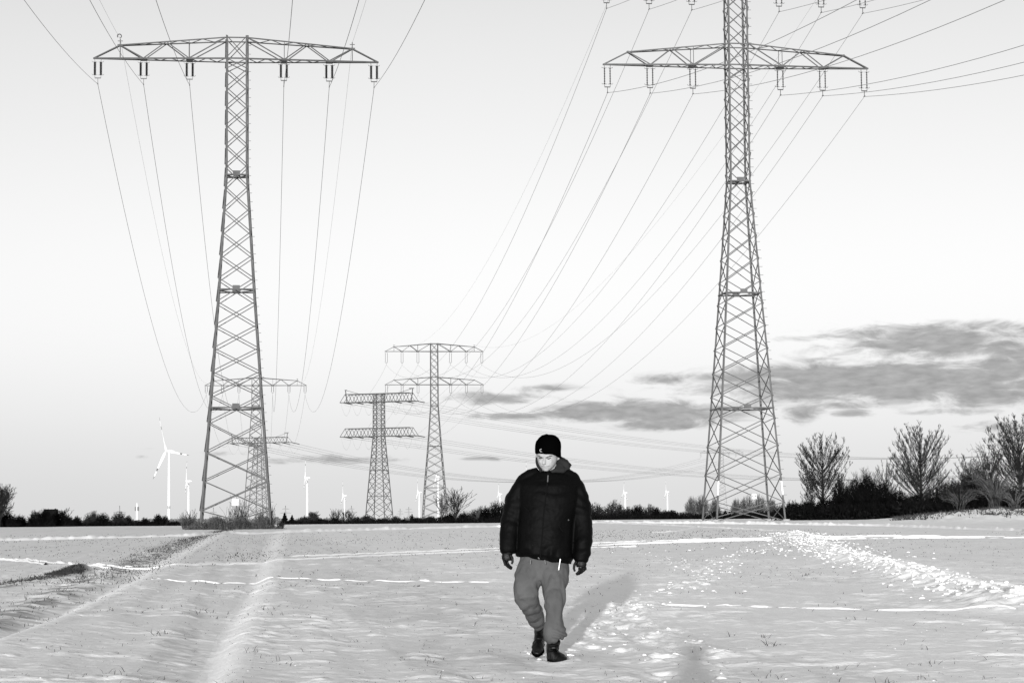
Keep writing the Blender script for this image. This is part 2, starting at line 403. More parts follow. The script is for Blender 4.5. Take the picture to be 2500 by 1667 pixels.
# raised rims of crusted snow along old tracks: swept strips resting on the sheet
def track(pts, hpx, wfac=1.1, seed=0, gaps=None, name='snow_track'):
    P = poly(pts)
    S = []
    for a, b, pa, pb in zip(P[:-1], P[1:], pts[:-1], pts[1:]):
        L = (b - a).length; n = max(2, int(L / max(0.12, 0.0016 * a.y)))
        for k in range(n):
            t = k / n
            S.append((a.lerp(b, t), pa[0] + (pb[0] - pa[0]) * t))
    arr = np.array([[p.x, p.y, px] for p, px in S])
    x, y, px = arr.T
    # smooth the path
    ker = np.ones(15) / 15
    if len(x) > 40:
        x = np.convolve(np.pad(x, 7, 'edge'), ker, 'valid'); y = np.convolve(np.pad(y, 7, 'edge'), ker, 'valid')
    cum = np.concatenate([[0], np.cumsum(np.hypot(np.diff(x), np.diff(y)))])
    x = x + 0.22 * (fbm(cum * 0.12, cum * 0 + seed, 5, 2) - 0.5); y = y + (0.02 * y) * 0.35 * (fbm(cum * 0.09, cum * 0 + seed + 9.5, 6, 3) - 0.5)
    H = hpx * y / F * (0.25 + 1.3 * fbm(cum * 0.8 * 60 / np.maximum(y, 20), cum * 0 + seed + 3.3, 8, 4)) * (.72 + .56 * vn(cum * 5 * 60 / np.maximum(y, 20), cum * 0 + 2.2, 18))
    if gaps is not None:
        g = np.zeros_like(px)
        for a, b in gaps: g = np.maximum(g, sst(a, a + 25, px) * (1 - sst(b - 25, b, px)))
        H = H * g - 0.03 * (1 - g)
    tx = np.gradient(x); ty = np.gradient(y); l = np.hypot(tx, ty) + 1e-9
    nx, ny = -ty / l, tx / l
    sgn = np.sign(ny); sgn[sgn == 0] = 1; nx *= sgn; ny *= sgn        # normal pointing away from the viewer
    prof = [(-1.5, -0.35), (-1.05, 0.05), (-0.62, 0.55), (-0.25, 0.95), (0.1, 1.0), (0.8, 0.55), (1.8, 0.1), (2.6, -0.3)]
    V = []
    for k, (u, hh) in enumerate(prof):
        w = np.maximum(H, 0.02) * wfac
        j = 0.7 * (fbm(cum * 3.0 * 40 / np.maximum(y, 15), cum * 0 + k * 5.1 + seed, 3, 2) - 0.5)
        X = x + nx * w * (u + j); Yv = y + ny * w * (u + j)
        Z = ground_h(X, Yv) + H * (hh + (j * 0.6 if 0 < k < 7 else 0))
        V.append(np.stack([X, Yv, Z], -1))
    V = np.stack(V, 1); n, k = V.shape[:2]
    i = np.arange(n - 1)[:, None] * k; j = np.arange(k - 1)[None, :]
    f = np.stack([i + j, i + k + j, i + k + j + 1, i + j + 1], -1).reshape(-1, 4)
    if x[-1] > x[0]: f = f[:, ::-1]
    o = np_mesh(name, V.reshape(-1, 3), f, MT['snowlump'])
    tag(o, kind='structure')
    return o

LA = [(-150, 1326), (0, 1320), (250, 1314), (480, 1308), (560, 1304), (700, 1300), (900, 1294), (1220, 1286), (1330, 1282), (1450, 1277), (1700, 1278), (1900, 1280), (2150, 1284), (2300, 1289), (2500, 1297), (2700, 1306)]
track(LA, 6.5, .75, seed=1)
track([(-100, 1352), (0, 1364), (80, 1370), (170, 1378), (235, 1385), (330, 1389), (400, 1387), (560, 1377), (640, 1373), (760, 1366), (900, 1358), (1230, 1343), (1450, 1331), (1600, 1326), (1800, 1320), (1950, 1316), (2100, 1314), (2300, 1313), (2500, 1313), (2700, 1314)], 4.6, .7, seed=2, gaps=[(-200, 1900), (1930, 2130), (2170, 2420), (2440, 2800)])
track([(200, 1380), (330, 1384), (430, 1384), (520, 1376), (600, 1371), (700, 1361), (900, 1352), (1230, 1337), (1450, 1325), (1600, 1320), (1800, 1315), (1900, 1312), (2050, 1310), (2300, 1309), (2480, 1309)], 3.4, .7, seed=3, gaps=[(215, 350), (400, 660), (680, 1240), (1430, 1900), (1950, 2320)])
track([(330, 1421), (480, 1419), (560, 1420), (640, 1416), (680, 1413), (800, 1416), (1000, 1418), (1240, 1419)], 3.4, .8, seed=4, gaps=[(330, 395), (445, 550), (585, 680), (755, 850), (890, 930), (1010, 1075), (1130, 1250)])
track([(1555, 1480), (1700, 1479), (1800, 1482), (1900, 1484), (2000, 1486), (2100, 1489), (2250, 1493), (2380, 1496), (2540, 1500)], 4.5, seed=5, gaps=[(1555, 1750), (1780, 1890), (1920, 2100), (2090, 2400), (2380, 2560)])
track([(1440, 1277), (1600, 1281), (1700, 1286), (1800, 1291), (1930, 1297)], 3.5, seed=6)
track([(1585, 1301), (1650, 1298), (1690, 1290), (1705, 1284)], 3.0, seed=7)
track([(-100, 1372), (0, 1367), (60, 1371), (110, 1379)], 4.5, seed=8)
track([(-60, 1438), (0, 1434), (60, 1424), (110, 1416)], 3.5, seed=9)
track([(1430, 1337), (1500, 1335), (1560, 1334)], 3, seed=10)

# loose lumps of snow kicked up along the paths
def lumps(name, spots, seed):
    r = np.random.RandomState(seed)
    ico_v = []; ph = (1 + 5 ** 0.5) / 2
    for a, b in ((-1, ph), (1, ph), (-1, -ph), (1, -ph)): ico_v += [(a, b, 0)]
    for a, b in ((-1, ph), (1, ph), (-1, -ph), (1, -ph)): ico_v += [(0, a, b)]
    for a, b in ((ph, -1), (ph, 1), (-ph, -1), (-ph, 1)): ico_v += [(a, 0, b)]
    iv = np.array(ico_v) / np.hypot(1, ph)
    fs = np.array([(0, 11, 5), (0, 5, 1), (0, 1, 7), (0, 7, 10), (0, 10, 11), (1, 5, 9), (5, 11, 4), (11, 10, 2), (10, 7, 6), (7, 1, 8), (3, 9, 4), (3, 4, 2), (3, 2, 6), (3, 6, 8), (3, 8, 9), (4, 9, 5), (2, 4, 11), (6, 2, 10), (8, 6, 7), (9, 8, 1)])
    V = []; Fs = []
    S = np.array(spots)
    z = ground_h(S[:, 0], S[:, 1])
    for k, (x, y, s) in enumerate(S):
        q = iv * (s * (1 + 0.35 * r.uniform(-1, 1, (12, 1)))) * np.array([r.uniform(1.1, 2.3), r.uniform(0.8, 1.3), r.uniform(0.35, 0.7)])
        a = r.uniform(0, 6.28); c, s_ = math.cos(a), math.sin(a)
        q = np.stack([q[:, 0] * c - q[:, 1] * s_, q[:, 0] * s_ + q[:, 1] * c, q[:, 2]], -1)
        V.append(q + np.array([x, y, z[k] + 0.12 * s])); Fs.append(fs + 12 * k)
    o = np_mesh(name, np.concatenate(V), np.concatenate(Fs), MT['snowlump'], smooth=True)
    return tag(o, kind='stuff')

def along(P, n, sx, sy, r, smin, smax):
    seg = [(b - a).length for a, b in zip(P[:-1], P[1:])]; tot = sum(seg); out = []
    for _ in range(n):
        t = r.uniform(0, tot); i = 0
        while i < len(seg) - 1 and t > seg[i]: t -= seg[i]; i += 1
        p = P[i].lerp(P[i + 1], min(1, t / seg[i]))
        out.append((p.x + r.gauss(0, sx), p.y + r.gauss(0, sy), smin + (smax - smin) * r.random() ** 2.5))
    return out
r1 = random.Random(3)
o = lumps('snow_clumps', along(TRAMP, 5200, 0.34, 0.7, r1, 0.008, 0.042) + along(poly([(1930, 1300), (1990, 1330), (2070, 1365)]), 900, 0.9, 2.0, r1, 0.015, 0.055), 5)
tag(o, 'broken white snow crust heaped along a trampled path on the right', 'snow')
spots = along(TRAIL, 110, 0.22, 0.5, r1, 0.006, 0.03) + [(a_ + r1.gauss(0, .09), b_ + .18 + r1.gauss(0, .10), .005 + .018 * r1.random() ** 2) for a_, b_, _c, _d in FEET for _ in range(3)]
for (px, py, n, sx, sy, a, b) in [(1530, 1472, 60, .25, .9, .02, .09), (1490, 1490, 50, .2, .8, .02, .08), (1560, 1480, 50, .3, .6, .02, .07), (1670, 1435, 60, .3, 1.2, .03, .1), (1740, 1395, 50, .4, 2, .03, .1),
                                  (1730, 1372, 50, .5, 2, .04, .1), (1770, 1340, 60, .8, 3, .04, .1), (1860, 1345, 40, .6, 3, .04, .1), (1640, 1660, 16, .07, .2, .02, .07), (1725, 1660, 12, .05, .1, .03, .08),
                                  (1440, 1500, 14, .05, .15, .02, .06), (1460, 1540, 8, .06, .2, .015, .05), (1560, 1560, 12, .12, .3, .015, .045), (1520, 1562, 10, .1, .2, .015, .04), (1680, 1580, 14, .08, .3, .02, .05)]:
    g = gpt(px, py)
    spots += [(g.x + r1.gauss(0, sx), g.y + r1.gauss(0, sy), (a + (b - a) * r1.random() ** 2) * .34) for _ in range(int(n * .3))]
for (px, py, n, sx, sy) in ((1304, 1597, 9, .03, .05), (1318, 1598, 14, .035, .05), (1340, 1612, 8, .03, .04), (1390, 1608, 8, .04, .08)):
    g = gpt(px, py); spots += [(g.x + r1.gauss(0, sx), g.y + r1.gauss(0, sy), r1.uniform(.006, .017)) for _ in range(n)]
# scattered crumbs
for _ in range(500):
    Y = 15 + 40 * r1.random() ** 1.6
    spots.append((Y * r1.uniform(-0.25, 0.25), Y, r1.uniform(0.002, 0.006)))
o = lumps('snow_crumbs', spots, 6)
tag(o, 'small crumbs of kicked snow scattered along the footprints behind the man', 'snow')

# ------------------------------------------------------------------ grass
def blades(name, spots, label, seed):
    """spots: x, y, height"""
    r = np.random.RandomState(seed); S = np.array(spots); n = len(S)
    z = ground_h(S[:, 0], S[:, 1])
    a = r.uniform(0, 6.28, n); lean = r.uniform(0.1, 1.9, n); h = S[:, 2]
    w = np.maximum(0.0022, 0.00013 * S[:, 1]) * r.uniform(0.7, 1.4, n)
    dx, dy = np.cos(a) * lean * h, np.sin(a) * lean * h * 0.5
    b = np.stack([S[:, 0], S[:, 1], z - 0.01], -1)
    v0 = b + np.stack([-w, 0 * w, 0 * w], -1); v1 = b + np.stack([w, 0 * w, 0 * w], -1)
    mid = b + np.stack([dx * .4, dy * .4, h * 0.65], -1)
    v2 = mid + np.stack([w * .8, 0 * w, 0 * w], -1); v3 = mid + np.stack([-w * .8, 0 * w, 0 * w], -1)
    tip = b + np.stack([dx, dy, h], -1)
    V = np.stack([v0, v1, v2, v3, tip, tip + np.stack([w * .15, 0 * w, 0 * w], -1)], 1).reshape(-1, 3)
    i = np.arange(n)[:, None] * 6
    f = np.concatenate([i + np.array([[0, 1, 2, 3]]), i + np.array([[3, 2, 5, 4]])])
    o = np_mesh(name, V, f, MT['grass'], smooth=False)
    return tag(o, label, 'grass', kind='stuff')
S = []
r2 = random.Random(11)
for _ in range(10000):     # stubble tips just breaking the crust
    Y = 15 + 105 * r2.random() ** 1.5; X = Y * r2.uniform(-0.27, 0.27)
    if float(vn(X * .35, Y * .09, 71)) < r2.uniform(.2, .75): continue
    S.append((X, Y, r2.uniform(0.006, 0.018) + .00024 * Y))
for _ in range(520):      # sparse tufts through thin snow
    Y = 15 + 75 * r2.random() ** 1.3; X = Y * r2.uniform(-0.26, 0.26)
    if abs(X - 0.27) < 0.25 and 17.3 < Y < 19.2: continue
    k = 1 + int(r2.random() ** 4 * 9)
    for _ in range(k): S.append((X + r2.gauss(0, 0.06), Y + r2.gauss(0, 0.16), 0.008 + .045 * r2.random() ** 2))
for (px, py, n, sx) in [(385, 1550, 22, .06), (460, 1500, 25, .25), (500, 1490, 14, .1), (650, 1500, 12, .06), (700, 1508, 12, .08), (690, 1627, 12, .05), (610, 1605, 9, .04), (1890, 1577, 26, .05), (2255, 1622, 18, .06), (1790, 1555, 9, .05), (255, 1500, 16, .06), (345, 1655, 16, .12),
                        (1860, 1557, 8, .03), (300, 1640, 14, .1), (120, 1595, 9, .06), (740, 1435, 30, .4), (715, 1400, 20, .4), (520, 1425, 10, .2), (1640, 1495, 10, .2), (1985, 1405, 14, .3), (2165, 1667, 12, .03), (700, 1490, 20, .3)]:
    g = gpt(px, py)
    for _ in range(int(n * .8)): S.append((g.x + r2.gauss(0, sx * 1.3), g.y + r2.gauss(0, sx * 2.6), 0.012 + .06 * r2.random() ** 2))
for x_, y_, s_ in along(DARK1, 2600, 0.35, 1.1, r2, 0.012, 0.07): S.append((x_, y_, s_))
for x_, y_, s_ in along(poly([(330, 1380), (480, 1313), (560, 1292)]), 2200, 0.35, 1.4, r2, 0.015, 0.08): S.append((x_, y_, s_))
for x_, y_, s_ in along(poly([(190, 1425), (300, 1395), (380, 1380)]), 500, 0.5, 1.5, r2, 0.02, 0.10): S.append((x_, y_, s_))
for x_, y_, s_ in along(poly([(-10, 1432), (60, 1420), (130, 1408), (160, 1402)]), 700, 0.15, 0.9, r2, 0.02, 0.09): S.append((x_, y_, s_))
for _ in range(1100):
    a = r2.uniform(0, 6.28); q = r2.random() ** .5
    S.append((PIT.x + 0.36 * q * math.cos(a), PIT.y + 1.3 * q * math.sin(a) - .2, r2.uniform(0.02, 0.09)))
for x_, y_, s_ in along(poly([(620, 1345), (600, 1370)]), 160, 0.5, 2.0, r2, 0.02, 0.08): S.append((x_, y_, s_))
for _ in range(1900):     # distant stubble bands
    px = r2.choice([r2.uniform(0, 1230), r2.uniform(1440, 2000)]); py = r2.uniform(1296, 1316) + (1250 - px) * 0.008
    if r2.random() < .3: py += r2.uniform(5, 40)
    g = gpt(px, py); S.append((g.x, g.y, r2.uniform(0.015, 0.06)))
blades('grass', S, 'sparse dark winter grass poking through the thin snow', 4)

# ------------------------------------------------------------------ pylons
def Lbeam(mb, p, q, w, t, d1, d2):
    """angle section: two thin flanges from the heel line p-q in directions d1 and d2"""
    p = Vector(p); q = Vector(q); d1 = Vector(d1).normalized(); d2 = Vector(d2).normalized()
    for a, b in ((d1, d2), (d2, d1)):
        v = [p, p + a * w, p + a * w + b * t, p + b * t]; u = [q, q + a * w, q + a * w + b * t, q + b * t]
        mb.add(v + u, [(3, 2, 1, 0), (4, 5, 6, 7), (0, 1, 5, 4), (1, 2, 6, 5), (2, 3, 7, 6), (3, 0, 4, 7)])

CORN = [(-1, -1), (1, -1), (1, 1), (-1, 1)]
def halfw(prof, z):
    for (z0, w0), (z1, w1) in zip(prof[:-1], prof[1:]):
        if z <= z1: return w0 + (w1 - w0) * (z - z0) / (z1 - z0)
    return prof[-1][1]

def arm_parts(root, z, top, half, knee_x, w, M_, tw, peak=True, pts=(10.35, 5.3), tilt_knee=1.5):
    """lattice crossarm: bottom chords at z, peak chords arching to 'top' above"""
    mb = MB()
    zt = z + top; zk = z + tilt_knee
    for s in (-1, 1):
        hw = w
        def bot(x, f): t = 1 - (x - hw) / (half - hw); return Vector((s * x, f * (0.16 + (hw - 0.16) * max(0, min(1, t))), z))
        def tp(x, f):
            t = (x - hw) / (knee_x - hw); return Vector((s * x, f * (hw + (0.2 - hw) * t), zt + (zk - zt) * t))
        mb.beam(bot(half, -1), bot(half, 1), tw * 1.2)
        for f in (-1, 1):
            mb.beam(bot(hw, f), bot(half, f), tw * 1.5, tw * 1.0); mb.beam(bot(hw, f) - Vector((0, 0, tw * .75)), bot(half, f) - Vector((0, 0, tw * .75)), tw * .9, tw * .45) if f < 0 else None
            mb.beam(tp(hw, f), tp(knee_x, f), tw * 1.1)
            mb.beam(tp(knee_x, f), bot(half, f), tw)
            mb.beam(tp(knee_x, f), bot(pts[0], f), tw)
            xm = (pts[0] + pts[1]) / 2
            mb.beam(bot(pts[0], f), tp(xm, f), tw * .9); mb.beam(tp(xm, f), bot(pts[1], f), tw)
            mb.beam(bot(pts[1], f), tp(hw, f), tw); mb.beam(bot(pts[1], f), tp(pts[1], f), tw * .6)
            if peak: mb.beam(bot(knee_x, f), tp(knee_x, f), tw * .6)
        # plan bracing of the chords
        n = 14
        for i in range(n):
            xa = hw + (half - hw) * i / n; xb = hw + (half - hw) * (i + 1) / n; g = 1 if i % 2 else -1
            mb.beam(bot(xa, g), bot(xb, -g), tw * .6)
        n = 9
        for i in range(n):
            xa = hw + (knee_x - hw) * i / n; xb = hw + (knee_x - hw) * (i + 1) / n; g = 1 if i % 2 else -1
            mb.beam(tp(xa, g), tp(xb, -g), tw * .55)
        for x in pts: mb.beam(bot(x, -1) + Vector((0, 0, -.03)), bot(x, 1) + Vector((0, 0, -.03)), tw * 6, tw * 1.8)
        mb.beam(tp(knee_x, -1), tp(knee_x, 1), tw * 2)
    for f in (-1, 1):
        mb.beam((-w, f * w, z), (w, f * w, z), tw * 1.3); mb.beam((-w, f * w, zt), (w, f * w, zt), tw * 1.1)
    return mb.build('crossarm', M_, root)

def insulator(root, x, z, L, kind, far=False):
    """twin string hanging from the arm with a yoke and a clamp"""
    mb = MB(); sep = 0.33
    if kind == 'porcelain':
        rod, shed, n = 0.09, 0.16, 16
    else:
        rod, shed, n = 0.045, 0.10, 10
    if far: rod *= 1.0; n = 0
    top = z - 0.05; vdrop = 0.55 if kind == 'vee' else 0.35
    s0 = top - vdrop; s1 = z - L + 0.95
    for s in (-1, 1):
        xs = x + s * sep
        x0 = x if kind == 'vee' else xs
        mb.beam((x0 + (s * .05), 0, top + .08), (xs, 0, s0), 0.05)
        if n:
            prof = [(rod, 0)]
            for i in range(n):
                zz = -(s0 - s1) * (i + .5) / n; h = (s0 - s1) / n
                prof += [(rod, zz + h * .35), (shed, zz), (shed, zz - h * .12), (rod, zz - h * .3)]
            prof += [(rod, -(s0 - s1))]
            mb.lathe((xs, 0, s0), prof, 8)
        else:
            mb.lathe((xs, 0, s0), [(0.075 if kind == 'porcelain' else .06, 0), (0.075 if kind == 'porcelain' else .06, -(s0 - s1))], 5)
        for zz in (s0 - .02, s1 + .02):      # arcing horns
            mb.beam((xs - .26, 0, zz), (xs + .26, 0, zz), 0.04)
            if n:
                mb.beam((xs + .26 * s, 0, zz), (xs + .33 * s, 0, zz + .12), 0.035)
        mb.beam((xs, 0, s1), (xs, 0, s1 - .32), 0.05)
    mb.beam((x - sep, 0, s1 - .32), (x + sep, 0, s1 - .32), 0.09, 0.1)
    mb.beam((x, 0, s1 - .32), (x, 0, z - L), 0.06)
    mb.beam((x, -.25, z - L - .02), (x, .25, z - L - .02), 0.09)
    mb.build('insulator', MT['porcelain'] if kind == 'porcelain' else MT['glassins'], root)

def pylon(name, base, rz, label, group, prof, nodes, rings, arms, M_, lw=0.2, bw=0.1, steps=False, detail=True, sign=None, whiteleg=False, zbase=0.0, kfac=1.0):
    """prof [(z, half width)] ; nodes z of the panel points ; arms list of dict"""
    root = empty(name, base, label, 'power pylon', group, rz)
    zt = nodes[-1]
    for ci, (sx, sy) in enumerate(CORN):
        mb = MB()
        zs = sorted(set([p[0] for p in prof if p[0] <= zt] + [zt]))
        for z0, z1 in zip(zs[:-1], zs[1:]):
            a = Vector((sx * halfw(prof, z0), sy * halfw(prof, z0), z0)); b = Vector((sx * halfw(prof, z1), sy * halfw(prof, z1), z1))
            if detail: Lbeam(mb, a, b, lw, lw * .14, (-sx, 0, 0), (0, -sy, 0))
            else: mb.beam(a, b, lw * .85)
        if detail:      # splice plates, which overlap the legs
            for k, z in enumerate(nodes[:-1]):
                h = halfw(prof, z); mb.box((sx * h - .16 if sx > 0 else sx * h - .02, sy * h - (0.03 if sy > 0 else 0.015), z - .25), (sx * h + .02 if sx > 0 else sx * h + .16, sy * h + (0.015 if sy > 0 else 0.03), z + .25))
        if steps and ci in (1,):
            z = 3.0; k = 0
            while z < zt - 1:
                h = halfw(prof, z); mb.beam((sx * h, sy * h, z), (sx * h + .38, sy * h, z), 0.045); z += 0.98; k += 1
        o = mb.build('leg', M_, root)
        if detail and zbase < 1:
            f = MB(); h = halfw(prof, 0); f.lathe((sx * h, sy * h, -.4), [(.45, 0), (.45, .5), (.38, .62)], 10)
            f.build('footing', MT['concrete'], root)
        if whiteleg and ci in (0, 1):
            w = MB(); z0, z1 = 3.0, 4.6
            a = Vector((sx * halfw(prof, z0), sy * halfw(prof, z0), z0)); b = Vector((sx * halfw(prof, z1), sy * halfw(prof, z1), z1))
            Lbeam(w, a + Vector((sx * .012, sy * .012, 0)), b + Vector((sx * .012, sy * .012, 0)), lw * .9, lw * .1, (-sx, 0, 0), (0, -sy, 0))
            w.build('painted_band', MT['bright'], root)
    mb = MB()
    for k, (z0, z1) in enumerate(zip(nodes[:-1], nodes[1:])):
        h0, h1 = halfw(prof, z0), halfw(prof, z1)
        for i in range(4):
            a, b = CORN[i], CORN[(i + 1) % 4]
            out = Vector((a[0] + b[0], a[1] + b[1], 0)).normalized()
            p = [Vector((a[0] * h0, a[1] * h0, z0)), Vector((b[0] * h0, b[1] * h0, z0)), Vector((a[0] * h1, a[1] * h1, z1)), Vector((b[0] * h1, b[1] * h1, z1))]
            off = out * bw * .5
            if detail:
                mb.beam(p[0] - off * .3, p[3] - off * .3, bw, bw * .35, up=out); mb.beam(p[1] + off * .8, p[2] + off * .8, bw, bw * .35, up=out)
                # small outstanding flange
                mb.beam(p[0] - off, p[3] - off, bw * .25, bw * .8, up=out)
                mb.beam(p[1] + off * 1.6, p[2] + off * 1.6, bw * .25, bw * .8, up=out)
            else:
                mb.beam(p[0], p[3], bw); mb.beam(p[1], p[2], bw)
    mb.build('bracing', M_, root)
    for z in rings:
        rb = MB(); h = halfw(prof, z)
        for i in range(4):
            a, b = CORN[i], CORN[(i + 1) % 4]
            rb.beam((a[0] * h, a[1] * h, z), (b[0] * h, b[1] * h, z), bw * 1.3)
            rb.beam(((a[0] + b[0]) / 2 * h, (a[1] + b[1]) / 2 * h, z), ((b[0] + CORN[(i + 2) % 4][0]) / 2 * h, (b[1] + CORN[(i + 2) % 4][1]) / 2 * h, z + .01), bw)
        if detail:
            for s in (-1, 1):
                rb.box((-.4, s * h - .03 if s > 0 else s * h - .12, z - .1), (.4, s * h + .12 if s > 0 else s * h + .03, z + .42))
                rb.box((-h, s * (h - .25) - .09, z - .06), (h, s * (h - .25) + .09, z - .02)) if z > 20 else None
        rb.build('ring_beam', M_, root)
    for A in arms:
        arm_parts(root, A['z'], A['top'], 15.85, 12.95, halfw(prof, A['z']), M_, bw * 1.15, A.get('peak', True))
        for x in (-15.4, -10.35, -5.25, 5.25, 10.35, 15.4):
            insulator(root, x, A['z'], A['ins'], A['kind'], not detail)
        if A.get('peak', True):
            for s in (-1, 1):
                pk = MB(); x = s * 12.95; z = A['z'] + 1.5
                pk.beam((x, 0, z - .1), (x, 0, z + .75), .1); pk.box((x - .3, -.25, z - .1), (x + .3, .25, z + .08))
                pk.beam((x - .28, 0, z + .5), (x + .28, 0, z + .5), .07)
                if s < 0 and A.get('ring'):
                    pk.tube([Vector((x - .1 + .23 * math.cos(t), 0, z + 1.05 + .23 * math.sin(t))) for t in [i * 2 * math.pi / 12 * .88 - 1.2 for i in range(12)]], .055, 5)
                pk.build('earth_wire_peak', M_, root)
    if sign:
        sb = MB(); x, z, s, txt = sign; h = halfw(prof, z)
        sb.box((x - s, -h - .10, z - s), (x + s, -h - .07, z + s))
        so = sb.build('sign_plate', MT['sign'], root)
        cu = bpy.data.curves.new('number', 'FONT'); cu.body = txt; cu.size = s * 1.8; cu.align_x = 'CENTER'; cu.align_y = 'CENTER'; cu.extrude = 0.004
        if txt:
            tmp = bpy.data.objects.new('number', cu); C.objects.link(tmp)
            dg = bpy.context.evaluated_depsgraph_get(); dg.update()
            me = bpy.data.meshes.new_from_object(tmp.evaluated_get(dg)); bpy.data.objects.remove(tmp)
            for v in me.vertices: v.co = Vector((v.co.x + x, -h - .107, v.co.y + z))
            me.materials.clear(); me.materials.append(MT['ink'])
            to = bpy.data.objects.new('number', me); C.objects.link(to); to.parent = so
        else:
            lb = MB(); lb.beam((x + .02, -h - .106, z + s * .45), (x - .06, -h - .106, z), .05, .006, up=(0, 1, 0)); lb.beam((x - .06, -h - .106, z), (x + .07, -h - .106, z - .02), .05, .006, up=(0, 1, 0)); lb.beam((x + .07, -h - .106, z - .02), (x - .03, -h - .106, z - s * .5), .05, .006, up=(0, 1, 0))
            lb.build('warning_symbol', MT['ink'], so)
        for q in (-1, 1):
            fr = MB(); fr.beam((x + q * s * 1.12, -h - .06, z - s * .9), (x + q * s * 1.12, -h - .06, z + s * 1.2), .05); fr.build('sign_bracket', M_, root)
    return root

RZL = math.atan2(50, 454); RZR = math.atan2(51, 428)
# left pylon ---------------------------------------------------------------
DL, DR = 250.0, 262.0
pL = at(576, 1289, DL); zL = base_h(pL.x, pL.y) - 0.05
def zat(py, Y, px, z0): return at(px, py, Y).z - z0
zl = lambda y: zat(y, DL, 576, zL)
profL = [(0, 3.95), (zl(997), 2.95), (zl(710), 2.02), (zl(430), 1.22), (zl(92), 1.19)]
nodesL = [0] + [zl(y) for y in (1246, 1174, 1104, 1032, 967, 910, 853, 797, 740, 683, 627, 570, 514, 459, 406, 358, 310, 264, 218, 173, 147, 92)]
armL = zl(148)
pyl_L = pylon('power_pylon', (pL.x, DL, zL), RZL, 'tall single-crossarm steel lattice pylon with thick black insulators, rising from the reed patch', 'lattice pylons of the power lines',
      profL, nodesL, [zl(997), zl(710), zl(430)], [dict(z=armL, top=2.35, ins=2.85, kind='porcelain', ring=True)], MT['steel'], 0.21, 0.10, steps=True, sign=(-.05, zl(1226), .36, ''))
# right pylon --------------------------------------------------------------
pR = at(1815, 1272, DR); zR = float(base_h(pR.x, DR)) - 0.05
zr = lambda y: zat(y, DR, 1812, zR)
profR = [(0, 4.1), (zr(998), 3.1), (zr(718), 2.12), (zr(445), 1.22), (zr(-120), 1.19)]
nodesR = [0] + [zr(y) for y in (1226, 1158, 1088, 1022, 967, 909, 852, 797, 742, 689, 632, 577, 523, 473, 424, 376, 328, 282, 238, 196, 163, 110, 66, 22, -22, -61, -112)]
armR, armR2 = zr(163), zr(-58)
pyl_R = pylon('power_pylon', (pR.x, DR, zR), RZR, 'tall two-crossarm steel lattice pylon on open snow, cut off by the top of the frame', 'lattice pylons of the power lines',
      profR, nodesR, [zr(998), zr(718), zr(445)], [dict(z=armR, top=2.5, ins=3.3, kind='glass', peak=False), dict(z=armR2, top=2.5, ins=4.15, kind='glass')], MT['steel_light'], 0.21, 0.10, steps=True, sign=(.4, zr(1212), .28, '64'), whiteleg=True)
# far pylons of both lines -------------------------------------------------
D3, D4 = 723.0, 706.0
p3 = at(1062, 1279, D3); z3 = float(base_h(p3.x, D3)) - .05
f3 = lambda y: zat(y, D3, 1061, z3)
prof3 = [(0, 4.0), (f3(1190), 3.2), (f3(1089), 2.1), (f3(990), 1.2), (f3(838), 1.15)]
nodes3 = [0] + [f3(y) for y in (1262, 1238, 1213, 1190, 1166, 1144, 1122, 1103, 1082, 1062, 1043, 1025, 1007, 990, 974, 956, 939, 922, 905, 888, 872, 858, 838)]
pyl_3 = pylon('power_pylon', (p3.x, D3, z3), RZR, 'smaller distant two-crossarm pylon with both arms visible, left of the man', 'lattice pylons of the power lines',
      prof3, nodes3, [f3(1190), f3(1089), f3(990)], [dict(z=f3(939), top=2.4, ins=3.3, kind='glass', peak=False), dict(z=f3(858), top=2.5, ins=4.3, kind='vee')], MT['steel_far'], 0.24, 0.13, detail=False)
p4 = at(624, 1280, D4); z4 = float(base_h(p4.x, D4)) - .05
f4 = lambda y: zat(y, D4, 621, z4)
prof4 = [(0, 3.9), (f4(1190), 3.1), (f4(1089), 2.1), (f4(990), 1.25), (f4(922), 1.2)]
nodes4 = [0] + [f4(y) for y in (1262, 1238, 1213, 1190, 1166, 1144, 1122, 1103, 1082, 1062, 1043, 1025, 1007, 990, 974, 956, 941, 922)]
pyl_4 = pylon('power_pylon', (p4.x, D4, z4), RZL, 'distant single-crossarm pylon seen through the legs of the big left pylon', 'lattice pylons of the power lines',
      prof4, nodes4, [f4(1190), f4(1089), f4(990)], [dict(z=f4(941), top=2.4, ins=2.9, kind='porcelain')], MT['steel_far'], 0.24, 0.13, detail=False)

